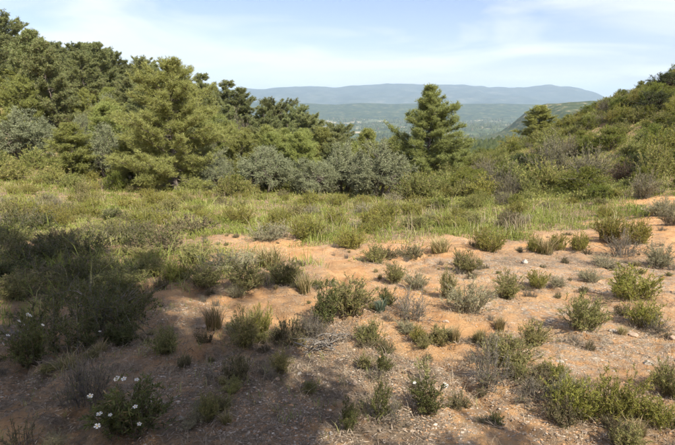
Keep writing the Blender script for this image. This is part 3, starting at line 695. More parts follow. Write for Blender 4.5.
def pine(seed, H, R, cb, env, nwh, tufts=9, nn=6, nl=.15, droop=.0, lean=(0, 0), gappy=0.0, mat='pine', trunk_r=None, nw=.018, ragged=.70):
    rng = np.random.default_rng(seed)
    tg, cg = Geo(), Geo()
    zt = np.linspace(-.25, H * .97, 14); f = np.clip(zt / H, 0, 1)
    ph = rng.random(4) * 6.28
    bx = .022 * H * np.sin(f * 5 + ph[0]) + lean[0] * f ** 1.3; by = .022 * H * np.sin(f * 4 + ph[1]) + lean[1] * f ** 1.3
    bx -= bx[0]; by -= by[0]
    TP = np.stack([bx, by, zt], -1)
    r0 = trunk_r or .017 * H
    poly_tube(tg, TP, np.maximum(r0 * (1 - f) ** .8 * (1 + .5 * np.exp(-f * 25)), .012), 8)
    trunk = lambda t: np.stack([np.interp(t * H, zt, bx), np.interp(t * H, zt, by), t * H], -1)
    A, B, C, LN, TT = [], [], [], [], []
    for t in np.linspace(cb, .975, nwh):
        k = rng.integers(5, 8)
        a0 = rng.random() * 6.28
        for q in range(k):
            if rng.random() < gappy: continue
            a = a0 + q * 6.28 / k + rng.normal() * .3
            tt = np.clip(t + rng.normal() * .03, .05, .98)
            lobe = .84 + .24 * math.sin(2.0 * a + 9.0 * tt + ph[2] * 3) * math.cos(1.0 * a - 13.0 * tt + ph[3] * 3)
            ln = R * env(tt) * rng.uniform(ragged, 1.82 - ragged) * lobe * 1.2 + .12
            el = -.06 + .80 * tt + rng.normal() * .24 - droop
            p = trunk(np.array(tt)); d = np.array([math.cos(a) * math.cos(el), math.sin(a) * math.cos(el), math.sin(el)])
            tip = p + d * ln + np.array([0, 0, .10 * ln])
            A.append(p); B.append(p + d * ln * .5 - np.array([0, 0, .05 * ln])); C.append(tip); LN.append(ln); TT.append(tt)
    A, B, C, LN = map(np.array, (A, B, C, LN)); n = len(A)
    tubes(tg, A, B, C, np.clip(.016 * LN + .006, .006, .07), np.full(n, .005), 4, 4, rng)
    # branchlets, mostly on the outer half
    m = np.maximum(6, (LN * 13).astype(int)); idx = np.repeat(np.arange(n), m); N_ = len(idx)
    s = np.clip(rng.uniform(.10, 1.02, N_) ** .8, 0, 1)
    P = bez(A[idx], B[idx], C[idx], s); T_ = bez_t(A[idx], B[idx], C[idx], s)
    side = unit(np.cross(T_, np.array([0, 0, 1.]))) * rng.choice([-1, 1], N_)[:, None]
    D = unit(T_ * rng.uniform(.3, 1.0, (N_, 1)) + side * rng.uniform(.0, .9, (N_, 1)) + np.array([0, 0, 1.]) * rng.uniform(-.15, 1.2, (N_, 1)))
    bl = (.20 + .20 * LN[idx] * (1 - s * .5)) * rng.uniform(.6, 1.25, N_)
    A2 = P; C2 = P + D * bl[:, None]; B2 = P + D * (bl * .5)[:, None] - np.array([0, 0, .04])
    tubes(tg, A2, B2, C2, np.full(N_, .008), np.full(N_, .004), 2, 3, rng)
    # needle tufts
    ix = np.repeat(np.arange(N_), tufts); K = len(ix)
    s2 = rng.uniform(.2, 1.05, K)
    Pt = bez(A2[ix], B2[ix], C2[ix], s2) + rng.normal(size=(K, 3)) * .06
    Td = unit(D[ix] + rng.normal(size=(K, 3)) * .35 + np.array([0, 0, .35]))
    jx = np.repeat(np.arange(K), nn); Q = len(jx)
    nd = unit(Td[jx] + rng.normal(size=(Q, 3)) * .75)
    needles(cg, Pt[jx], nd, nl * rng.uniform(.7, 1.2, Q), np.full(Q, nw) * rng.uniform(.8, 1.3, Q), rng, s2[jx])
    return {'parts': [("trunk", tg.mesh("pine_trunk", M['bark'], True)), ("crown", cg.mesh("pine_crown", M[mat]))], 'w': 2 * R, 'h': float(np.quantile(np.concatenate(cg.v)[:, 2], .9995))}

def broadleaf(seed, H, R, trunks, nb, nt, nleaf, L, W, mat, base=.25, flat=1.0, r0=.09):
    """round-crowned tree or bush: forked trunks, limbs to an ellipsoid shell, twigs and leaves"""
    rng = np.random.default_rng(seed)
    tg, cg = Geo(), Geo()
    cz = H * (base + 1) * .5; rz = H * (1 - base) * .5
    a = rng.random(trunks) * 6.28 if trunks > 1 else np.zeros(1)
    tipz = H * rng.uniform(.38, .55, trunks)
    A = np.stack([.10 * R * np.cos(a), .10 * R * np.sin(a), np.full(trunks, -.2)], -1)
    C = np.stack([.38 * R * np.cos(a), .38 * R * np.sin(a), tipz], -1)
    B = (A + C) * .5 + rng.normal(size=(trunks, 3)) * .08 * R
    tubes(tg, A, B, C, np.full(trunks, r0), np.full(trunks, r0 * .55), 6, 7, rng)
    # lumpy shell
    lob = unit(rng.normal(size=(9, 3))); lobr = rng.uniform(.80, 1.22, 9)
    def shell(d):
        w = np.exp(5 * (d @ lob.T)); return (w * lobr).sum(1) / w.sum(1)
    d = unit(rng.normal(size=(nb, 3)) * np.array([1, 1, .9])); d[:, 2] = np.where(d[:, 2] < -.8, -d[:, 2], d[:, 2])
    rad = shell(d) * rng.uniform(.62, .92, nb)
    tip = np.stack([d[:, 0] * R, d[:, 1] * R, cz + d[:, 2] * rz * flat], -1) * 1.0
    tip[:, :2] *= rad[:, None]; tip[:, 2] = np.maximum(cz + (tip[:, 2] - cz) * rad, .06 * H)
    k = rng.integers(0, trunks, nb); s0 = rng.uniform(.55, 1, nb)
    P0 = bez(A[k], B[k], C[k], s0)
    B1 = (P0 + tip) * .5 + np.array([0, 0, .10 * H]) * rng.uniform(0, 1, (nb, 1)) + rng.normal(size=(nb, 3)) * .06 * R
    tubes(tg, P0, B1, tip, np.full(nb, r0 * .35), np.full(nb, .008), 4, 4, rng)
    # twigs gathered into clumps round the limb ends
    ix = rng.integers(0, nb, nt); s = rng.uniform(.45, 1.0, nt)
    P = bez(P0[ix], B1[ix], tip[ix], s)
    D = unit((P - np.array([0, 0, cz])) / np.array([R, R, rz]) * .8 + rng.normal(size=(nt, 3)) * .75 + np.array([0, 0, .25]))
    tl = rng.uniform(.14, .36, nt) * (R / 1.8) ** .6
    A2, C2 = P, P + D * tl[:, None]; B2 = (A2 + C2) * .5
    tubes(cg, A2, B2, C2, np.full(nt, .006), np.full(nt, .003), 1, 3, rng)
    jx = rng.integers(0, nt, nleaf); s2 = rng.uniform(.15, 1.05, nleaf)
    Pl = bez(A2[jx], B2[jx], C2[jx], s2) + rng.normal(size=(nleaf, 3)) * .02
    Dl = unit(D[jx] * .7 + rng.normal(size=(nleaf, 3)) * .7)
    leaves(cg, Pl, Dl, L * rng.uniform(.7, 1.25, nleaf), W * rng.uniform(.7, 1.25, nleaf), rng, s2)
    return {'parts': [("trunk", tg.mesh("trunk", M['bark'], True)), ("crown", cg.mesh("crown", M[mat]))], 'w': 2 * R, 'h': H}

def shrub(seed, H, R, nst, ntw, nleaf, L, W, mat, stem='stem', s0=.3, up=.35, spread=.16, twl=.30, lk='needle', ldir=(.75, .65), dome=.45, sr=.005, scat=.0):
    rng = np.random.default_rng(seed)
    sg, fg = Geo(), Geo()
    a = rng.random(nst) * 6.28; rf = np.sqrt(rng.random(nst))
    lump = 1 + .22 * np.sin(a * 2 + rng.random() * 6) + .15 * np.sin(a * 5 + rng.random() * 6)
    ca, sa = np.cos(a), np.sin(a); wob = rng.uniform(.8, 1.2, nst)
    tip = np.stack([R * rf * lump * ca * wob, R * rf * lump * sa * wob, H * (1 - dome * rf ** 2) * rng.uniform(.38, 1.15, nst)], -1)
    b = rng.random(nst) ** .5 * spread * R
    A = np.stack([b * ca + rng.normal(size=nst) * .03 * R, b * sa + rng.normal(size=nst) * .03 * R, np.full(nst, -.03)], -1)
    B = A * .6 + tip * .4 + np.stack([-.1 * R * ca, -.1 * R * sa, up * H * np.ones(nst) * .4], -1) + rng.normal(size=(nst, 3)) * .05 * R
    tubes(sg, A, B, tip, np.full(nst, sr), np.full(nst, sr * .35), 5, 3, rng)
    if ntw:
        ix = rng.integers(0, nst, ntw); s = rng.uniform(.04, .95, ntw)
        P = bez(A[ix], B[ix], tip[ix], s); T_ = bez_t(A[ix], B[ix], tip[ix], s)
        D = unit(T_ * .8 + rng.normal(size=(ntw, 3)) * .6 + np.array([0, 0, up]))
        l = twl * H * rng.uniform(.5, 1.2, ntw) * (1.1 - .5 * s)
        C2 = P + D * l[:, None]; B2 = (P + C2) * .5 + rng.normal(size=(ntw, 3)) * .04 * H
        tubes(sg, P, B2, C2, np.full(ntw, sr * .5), np.full(ntw, sr * .25), 2, 3, rng)
        A_, B_, C_ = np.concatenate([A, P]), np.concatenate([B, B2]), np.concatenate([tip, C2])
        pr = np.concatenate([np.full(nst, 1.6), np.full(ntw, 1.0)]); low = np.concatenate([np.full(nst, s0), np.full(ntw, .0)])
    else:
        A_, B_, C_ = A, B, tip; pr = np.ones(nst); low = np.full(nst, s0)
    if nleaf:
        jx = rng.choice(len(A_), nleaf, p=pr / pr.sum()); lo = low[jx]
        s2 = lo + (1.03 - lo) * rng.random(nleaf) ** .85
        Pl = bez(A_[jx], B_[jx], C_[jx], s2); Tl = bez_t(A_[jx], B_[jx], C_[jx], s2)
        if scat: Pl = Pl + rng.normal(size=Pl.shape) * scat
        Dl = unit(Tl * ldir[0] + rng.normal(size=(nleaf, 3)) * ldir[1] + np.array([0, 0, .15]))
        Pl[:, 2] = np.maximum(Pl[:, 2], .01)
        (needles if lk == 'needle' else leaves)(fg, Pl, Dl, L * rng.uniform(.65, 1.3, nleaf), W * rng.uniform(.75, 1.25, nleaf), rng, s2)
    parts = [("stems", sg.mesh("stems", M[stem]))]
    if nleaf: parts.append(("foliage", fg.mesh("foliage", M[mat])))
    return {'parts': parts, 'w': 2 * R, 'h': H}

def blades(geo, rng, X, Y, Z, h, w, lean=.45, patchy=False):
    n = len(X); a = rng.random(n) * 6.28; ln = h * lean * rng.uniform(.1, 1.4, n)
    ca, sa = np.cos(a), np.sin(a); b = a + 1.57 + rng.normal(size=n) * .4
    wx, wy = np.cos(b) * w * .5, np.sin(b) * w * .5
    mx, my = X + ca * ln * .35, Y + sa * ln * .35
    V = np.stack([np.stack([X - wx, Y - wy, Z - .02], -1), np.stack([X + wx, Y + wy, Z - .02], -1),
                  np.stack([mx - wx * .8, my - wy * .8, Z + h * .55], -1), np.stack([mx + wx * .8, my + wy * .8, Z + h * .55], -1),
                  np.stack([X + ca * ln, Y + sa * ln, Z + h * rng.uniform(.8, 1, n)], -1)], 1)
    i = np.arange(n)[:, None] * 5
    F = np.concatenate([i + np.array([[0, 1, 3]]), i + np.array([[0, 3, 2]]), i + np.array([[2, 3, 4]])])
    r = rng.random(n)
    if patchy: r = np.clip(.55 * r + 1.5 * (fbm(X / 1.2 + 50, Y / 1.2, 3, 3) - .5) + .22, 0, 1)
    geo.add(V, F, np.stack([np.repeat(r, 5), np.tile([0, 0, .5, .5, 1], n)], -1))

def tuft(seed, H, R, n, mat, lean=.6, w=.008):
    rng = np.random.default_rng(seed); g = Geo()
    a = rng.random(n) * 6.28; r = R * .45 * np.sqrt(rng.random(n))
    blades(g, rng, r * np.cos(a), r * np.sin(a), np.zeros(n), H * rng.uniform(.45, 1.05, n), np.full(n, w), lean * R / H * 1.3)
    return {'parts': [("blades", g.mesh("blades", M[mat]))], 'w': 2 * R, 'h': H}

def flower_mesh():
    V, F, MI = [], [], []
    for k in range(5):
        a = k * 2 * math.pi / 5
        def pt(r, da, z): return (r * math.cos(a + da), r * math.sin(a + da), z)
        i = len(V)
        V += [pt(.0, 0, 0), pt(.6, -.5, .16), pt(1, -.34, .26), pt(1.02, .34, .24), pt(.6, .5, .18)]
        F += [(i, i + 1, i + 2), (i, i + 2, i + 3), (i, i + 3, i + 4)]; MI += [0, 0, 0]
    i = len(V); V += [(.0, 0, .22)] + [(.24 * math.cos(q * 1.047), .24 * math.sin(q * 1.047), .10) for q in range(6)]
    for q in range(6):
        F.append((i, i + 1 + q, i + 1 + (q + 1) % 6)); MI.append(1)
    return mk_mesh("flower", np.array(V), np.array(F), [M['petal'], M['stamen']], np.full((len(V), 2), .5), False, MI)
FLOWER = flower_mesh()

def env_cone(t): return max(0.05, (1 - t) ** .75 * 1.25 * min(1, .35 + t * 2.6))
def env_full(t): return max(.10, (1 - max(0, t - .30) / .70) ** .55 if t > .30 else .86 + .14 * t / .30)
def env_mid(t): return max(.10, (1 - t) ** .82 * 1.25 * min(1, .75 + t * 1.2))
def env_round(t): return max(.08, math.sqrt(max(0, 1 - ((t - .55) / .5) ** 2)) * (.95 if t > .5 else 1))
def env_umb(t): return max(.10, math.sqrt(max(0, 1 - ((t - .76) / .28) ** 2)))

PROTO = {
    'pine_big': [pine(3, 8.0, 2.7, .03, env_full, 24, 8, 8, .20, .0, (.1, 0), .05, 'pine')],
    'pine_cone': [pine(5, 7.6, 2.5, .05, env_mid, 26, 8, 8, .20, .0, (.3, 0), .08, 'pine', None, .020, .60)],
    'pine_open': [pine(27, 10, 2.7, .22, env_round, 15, 6, 7, .20, .02, (.3, .1), .24, 'pine_dark', None, .026, .6)],
    'pine_young': [pine(8, 4.2, 1.35, .02, env_cone, 15, 8, 10, .15, -.05, (0, 0), .05, 'pine_yellow'), pine(9, 4.0, 1.6, .03, env_full, 14, 8, 10, .15, -.05, (0, 0), .1, 'pine_yellow')],
    'pine_tall': [pine(21, 10, 2.6, .30, env_round, 17, 7, 6, .20, .03, (.5, .2), .12, 'pine_dark', None, .035), pine(22, 10, 2.9, .36, env_umb, 15, 7, 6, .20, .03, (-.5, .3), .12, 'pine_dark', None, .035),
                  pine(23, 9, 2.4, .20, env_full, 17, 7, 6, .20, .04, (.3, -.3), .15, 'pine_dark', None, .035)],
    'olive': [broadleaf(31, 3.4, 2.0, 4, 90, 3600, 37000, .080, .029, 'olive', -.12), broadleaf(32, 3.2, 2.2, 3, 90, 3600, 37000, .080, .029, 'olive', -.10, 1.0, .10)],
    'oak': [broadleaf(35, 2.8, 1.7, 3, 60, 1500, 16000, .07, .035, 'oak', -.05)],
    'mastic': [broadleaf(41, 1.5, 1.15, 5, 56, 1100, 11000, .06, .026, 'mastic', -.08, 1.0, .03), broadleaf(42, 1.3, 1.2, 5, 50, 1000, 10000, .06, .026, 'mastic', -.08, 1.0, .03)],
    'scrub': [shrub(51 + i, 1.0, .75, 60, 420, 7000, .085, .019, 'scrub', s0=.04, twl=.30, sr=.007, dome=.5, spread=.5) for i in range(3)],
    'tall_broom': [shrub(57 + i, 1.0, .8, 60, 420, 7000, .085, .019, 'broom', s0=.04, twl=.30, sr=.007, dome=.5, spread=.5) for i in range(2)],
    'grey_scrub': [shrub(61 + i, 1.0, .8, 60, 520, 3600, .075, .017, 'grey_scrub', 'grey_wood', s0=.3, twl=.32, sr=.008, dome=.5, spread=.4) for i in range(2)],
    'burgundy': [shrub(66, 1.0, .75, 50, 350, 4000, .07, .018, 'burgundy', s0=.3, twl=.32, sr=.008)],
    'rosemary': [shrub(71 + i, .42, .25, 64, 330, 7200, .030, .0062, 'rosemary', s0=.04, up=.5, spread=.45, twl=.30, sr=.003, dome=.4) for i in range(3)],
    'rockrose': [shrub(81 + i, .42, .24, 34, 170, 3300, .034, .0085, 'rockrose', s0=.04, up=.5, spread=.4, twl=.30, lk='leaf', sr=.0032, dome=.45) for i in range(3)],
    'lavender': [shrub(91 + i, .36, .24, 76, 260, 4200, .030, .006, 'lavender', 'stem_pale', s0=.04, up=.5, spread=.45, twl=.28, sr=.0028, dome=.4) for i in range(2)],
    'broom': [shrub(101 + i, .40, .33, 74, 460, 8200, .030, .0075, 'broom', s0=.04, up=.5, spread=.6, twl=.30, sr=.003, dome=.4) for i in range(3)],
    'thyme': [shrub(111 + i, .20, .24, 60, 300, 4200, .020, .007, 'thyme', s0=.04, up=.3, spread=.6, twl=.35, sr=.003, dome=.5) for i in range(2)],
    'dry': [shrub(121 + i, .36, .28, 46, 330, 1100, .024, .0065, 'dry', 'grey_wood', s0=.3, up=.2, spread=.5, twl=.36, sr=.0036, dome=.5) for i in range(3)],
    'tuft': [tuft(131 + i, .28, .16, 260, 'tuft', .7, .006) for i in range(3)],
    'blue_tuft': [tuft(135, .32, .24, 190, 'blue_green', .8, .012)],
    'spurge': [shrub(141, .32, .14, 9, 14, 520, .034, .010, 'spurge', s0=.45, up=.6, spread=.4, lk='leaf', sr=.0035, dome=.3)],
    'juniper': [shrub(151, .55, .85, 110, 900, 16000, .038, .010, 'rockrose', 'grey_wood', s0=.04, up=.25, spread=.85, twl=.30, sr=.0055, dome=.5)],
    'seedhead': [shrub(161, .34, .20, 24, 60, 900, .022, .008, 'thyme', s0=.3, up=.7, spread=.6, twl=.22, sr=.003, dome=.2)],
}
NAMES = {'pine_big': 'pine_tree', 'pine_cone': 'pine_tree', 'pine_open': 'pine_tree', 'pine_young': 'young_pine_tree', 'pine_tall': 'pine_tree', 'olive': 'olive_tree', 'oak': 'holm_oak', 'mastic': 'mastic_bush',
         'scrub': 'scrub_bush', 'grey_scrub': 'dry_bush', 'tall_broom': 'broom_bush', 'burgundy': 'reddish_bush', 'rosemary': 'rosemary_shrub', 'rockrose': 'rockrose_shrub', 'lavender': 'lavender_shrub', 'broom': 'broom_shrub',
         'thyme': 'thyme_cushion', 'dry': 'dry_shrub', 'tuft': 'grass_tuft', 'blue_tuft': 'grass_tuft', 'spurge': 'spurge_plant', 'juniper': 'juniper_bush', 'seedhead': 'seeding_herb'}
TREES = ('pine_open', 'pine_big', 'pine_cone', 'pine_young', 'pine_tall', 'olive', 'oak')
prnd = random.Random(4)
def place(kind, x, y, w, h, label, group=None, var=None, rot=None, cat=None, flowers=0, sink=.0):
    ps = PROTO[kind]; p = ps[(var if var is not None else prnd.randrange(len(ps))) % len(ps)]
    root = link(NAMES[kind], None)
    root.empty_display_size = .1
    z = float(height(x, y))
    root.location = (x, y, z - sink)
    root.rotation_euler = (prnd.uniform(-.04, .04), prnd.uniform(-.04, .04), prnd.uniform(0, 6.28) if rot is None else rot)
    sx, sz = w / p['w'], h / p['h']
    root.scale = (sx, sx, sz)
    tag(root, label, cat or ('tree' if kind in TREES else 'grass' if 'tuft' in kind else 'shrub'), group)
    for nm, me in p['parts']:
        link(nm, me, root)
    for k in range(flowers):
        a = prnd.uniform(0, 6.28); q = math.sqrt(prnd.random()) * .9
        fl = link("flower", FLOWER, root)
        fz = p['h'] * (1.02 - .42 * q * q) * prnd.uniform(.85, 1.03)
        fl.location = (p['w'] * .5 * q * math.cos(a), p['w'] * .5 * q * math.sin(a), fz)
        s = prnd.uniform(.012, .020)
        fl.scale = (s / sx, s / sx, s / sz)
        fl.rotation_euler = (prnd.uniform(-.2, 1.2), prnd.uniform(-.4, .4), prnd.uniform(-.9, .9))
    return root

# ------------------------------------------------------------------ trees and shrubs that can be pointed out one by one
for (kind, x, y, w, h, fl, label, group) in PLANTS:
    place(kind, x, y, w, h, label, group, flowers=fl)

# ------------------------------------------------------------------ tall pines behind the viewpoint: they throw the shade on the clearing
SHADERS = [('pine_open', 1.0, -2.1, 5.8, 15.5, 0), ('pine_open', 1.95, -1.0, 2.7, 9.0, 0), ('pine_open', -1.6, -4.2, 4.6, 12.5, 0)]
for i, (k, x, y, w, h, v) in enumerate(SHADERS):
    place(k, x, y, w, h, ['tall pine behind the viewpoint whose crown shades the left of the clearing', 'smaller pine behind the viewpoint whose crown shades the foreground', 'open-crowned pine behind the viewpoint, farthest to the left'][i], 'pines behind the viewpoint', var=v, rot=1.7 + 2.1 * i)

# ------------------------------------------------------------------ the rest of the wood and the hillside scrub
frnd = np.random.default_rng(77)
TAKEN = [(p[1], p[2], p[3] * .5) for p in PLANTS]
def free(x, y, r):
    for (a, b, q) in TAKEN:
        if (a - x) ** 2 + (b - y) ** 2 < (r + q * .62) ** 2:
            return False
    TAKEN.append((x, y, r)); return True
USED = {}
ORD = ['', 'second ', 'third ', 'fourth ', 'fifth ', 'sixth ', 'seventh ', 'eighth ', 'ninth ', 'tenth ', 'eleventh ', 'twelfth ', 'thirteenth ', 'fourteenth ', 'fifteenth ', 'sixteenth ', 'seventeenth ', 'eighteenth ', 'nineteenth ', 'twentieth ']
def near_label(desc, x, y):
    """say which one: by the nearest thing one can find, and the side of it"""
    lm = min(LANDMARKS, key=lambda q: (q[0] - x) ** 2 + ((q[1] - y) * .7) ** 2)
    ax, ay = x / y - lm[0] / lm[1], y / lm[1]
    side = ('left of' if ax < 0 else 'right of') if abs(ax) > .02 else ''
    dep = 'behind' if ay > 1.06 else 'in front of' if ay < .94 else ''
    rel = {('left of', 'behind'): 'left behind', ('right of', 'behind'): 'right behind', ('left of', 'in front of'): 'left in front of', ('right of', 'in front of'): 'right in front of'}.get((side, dep)) or side or dep or 'beside'
    k = (desc, rel, lm[2]); i = USED.get(k, 0); USED[k] = i + 1
    return '%s%s %s %s' % (ORD[min(i, 19)], desc, rel, lm[2])
def in_view(x, y, m=.74):
    return abs(x) < m * y + 1.5
n = 0
for _ in range(4000):
    if n >= 120: break
    y = frnd.uniform(34, 84); x = frnd.uniform(-58, 2)
    edge = 1 - (y - 34) * .12
    if x > edge or not in_view(x, y): continue
    tall = float(np.interp(x + (y - 34) * .1, [-45, -25, -12, -4, 2], [8.5, 8.0, 6.4, 4.6, 3.4])) * frnd.uniform(.75, 1.05)
    if not free(x, y, tall * .15): continue
    k = 'pine_young' if (y < 46 and frnd.random() < .55) else 'pine_tall'
    if y < 40 and frnd.random() < .3: k = 'olive'
    if k != 'pine_tall': tall = min(tall, 4.6)
    if k == 'olive': tall = min(tall, 3.2)
    lab = {'pine_tall': 'dark pine on the slope', 'pine_young': 'yellow-green pine on the slope', 'olive': 'small grey-green olive'}[k]
    place(k, x, y, tall * {'pine_tall': .62, 'pine_young': .80, 'olive': 1.3}[k], tall, near_label(lab, x, y), 'trees filling the wooded slope'); n += 1

# smaller trees closing the belt between the big pine and the lone pine
n = 0
for _ in range(3000):
    if n >= 42: break
    y = frnd.uniform(31, 52); x = frnd.uniform(-.42, .12) * y
    top = float(np.interp(x / y, [-.42, -.25, -.13, -.02, .05, .12], [.05, .02, -.015, -.05, -.075, -.10]))
    hmax = EYE + top * y - float(height(x, y))
    k = ['pine_young', 'pine_young', 'pine_tall', 'olive'][frnd.integers(4)]
    tall = min(hmax, {'pine_young': 4.8, 'pine_tall': 8, 'olive': 3.6}[k]) * frnd.uniform(.75, 1.0)
    if tall < 1.8 or not free(x, y, tall * .13): continue
    place(k, x, y, tall * {'pine_tall': .62, 'pine_young': .8, 'olive': 1.35}[k], tall, near_label({'pine_tall': 'dark pine in the tree belt', 'pine_young': 'yellow-green pine in the belt', 'olive': 'grey-green olive in the belt'}[k], x, y), 'belt of trees before the valley'); n += 1
def hill_ok(x, y):
    return y > meadow_edge(x) + 5 and x > 4.0 + max(0, (y - 30)) * .05 and in_view(x, y, .72)
kinds = ['scrub', 'scrub', 'scrub', 'scrub', 'mastic', 'mastic', 'mastic', 'grey_scrub', 'tall_broom', 'tall_broom', 'scrub', 'mastic']
labs = {'scrub': 'olive-green hillside bush', 'mastic': 'leafy green hillside bush', 'grey_scrub': 'grey-brown dry hillside bush', 'tall_broom': 'yellow-green hillside bush'}
n = 0
for _ in range(9000):
    if n >= 470: break
    y = frnd.uniform(19, 54); x = frnd.uniform(4, 42)
    if not hill_ok(x, y) or any(blob(np.array(x), np.array(y), *b) > .3 for b in BARE): continue
    w = frnd.uniform(.7, 1.2) * frnd.choice([.9, 1.2, 1.5, 2.2]) * (.65 if y < 24 else 1.0)
    if not free(x, y, w * .20): continue
    k = kinds[frnd.integers(len(kinds))]
    h = w * frnd.uniform(.42, .85)
    place(k, x, y, w, h, near_label(labs[k], x, y), 'scrub on the hillside'); n += 1
# undergrowth along the foot of the wood
n = 0
for _ in range(4000):
    if n >= 70: break
    y = frnd.uniform(25, 40); x = frnd.uniform(-27, 6)
    if not in_view(x, y, .72) or y < 26.5: continue
    if -.16 < x / y < .18 and y < 30: continue
    w = frnd.uniform(1.0, 2.2)
    if not free(x, y, w * .22): continue
    k = ['scrub', 'scrub', 'mastic', 'scrub', 'scrub', 'mastic'][frnd.integers(6)]
    place(k, x, y, w, w * frnd.uniform(.5, .8), near_label({'scrub': 'olive-green undergrowth bush', 'mastic': 'leafy undergrowth bush', 'grey_scrub': 'grey-brown undergrowth bush'}[k], x, y), "undergrowth at the foot of the wood"); n += 1
# dark shrubs crowding the left shade
n = 0
for _ in range(4000):
    if n >= 38: break
    y = frnd.uniform(5.6, 16.5); x = -frnd.uniform(.30, .74) * y
    if y < 8 and x > -.45 * y: continue
    if y > 11 and x > -.42 * y: continue
    w = frnd.uniform(.5, 1.2)
    if not free(x, y, w * .22): continue
    k = ['rosemary', 'rockrose', 'juniper', 'thyme'][frnd.integers(4)]
    place(k, x, y, w, w * frnd.uniform(.28, .48), near_label({'rosemary': 'dark grey-green shaded shrub', 'rockrose': 'dark leafy shaded shrub', 'juniper': 'dark spreading shaded bush', 'thyme': 'dark brownish shaded cushion'}[k], x, y), 'shrubs in the left shade'); n += 1
# low shrubs scattered through the meadow and at the wood's foot
n = 0
for _ in range(6000):
    if n >= 170: break
    y = frnd.uniform(12.5, 33); x = frnd.uniform(-24, 12)
    if not in_view(x, y, .72) or grass_cover(np.array(x), np.array(y)) < .7 or hill_ok(x, y): continue
    w = frnd.uniform(.5, 1.1)
    if not free(x, y, w * .34): continue
    left = x < -4.5
    k = ['rosemary', 'broom', 'broom', 'rosemary', 'broom', 'broom', 'broom', 'broom', 'lavender', 'thyme'][frnd.integers(10)]
    place(k, x, y, w, w * frnd.uniform(.42, .7), near_label({'rosemary': 'grey-green meadow shrub', 'broom': 'yellow-green meadow shrub', 'lavender': 'pale grey meadow cushion', 'thyme': 'brownish meadow cushion'}[k], x, y), 'low shrubs in the meadow'); n += 1
# small tufts on the open soil, most of them gathered round the larger shrubs
OPEN = [p for p in PLANTS if p[2] < 13 and p[0] not in TREES]
n = 0
for _ in range(5000):
    if n >= 250: break
    y = 2.2 + 10.5 * frnd.random() ** .8; x = frnd.uniform(-9, 9)
    if frnd.random() < .6:
        q = OPEN[frnd.integers(len(OPEN))]; a = frnd.uniform(0, 6.28); d = q[3] * frnd.uniform(.45, 1.1); x, y = q[1] + d * math.cos(a), q[2] + d * math.sin(a)
    if not in_view(x, y, .74) or grass_cover(np.array(x), np.array(y)) > .6: continue
    if y < 2.2: continue
    w = frnd.uniform(.10, .22) * frnd.choice([.7, 1, 1, 1.6])
    if not free(x, y, -.03): continue
    k = ['tuft', 'thyme', 'lavender', 'dry', 'dry', 'rosemary', 'thyme'][frnd.integers(7)]
    place(k, x, y, w, w * frnd.uniform(.4, .8), near_label({'tuft': 'tiny pale grass tuft', 'thyme': 'tiny brownish sprig', 'lavender': 'tiny grey sprig', 'dry': 'tiny dry twig tuft', 'rosemary': 'tiny grey-green sprig'}[k], x, y), 'tiny tufts on the open soil'); n += 1

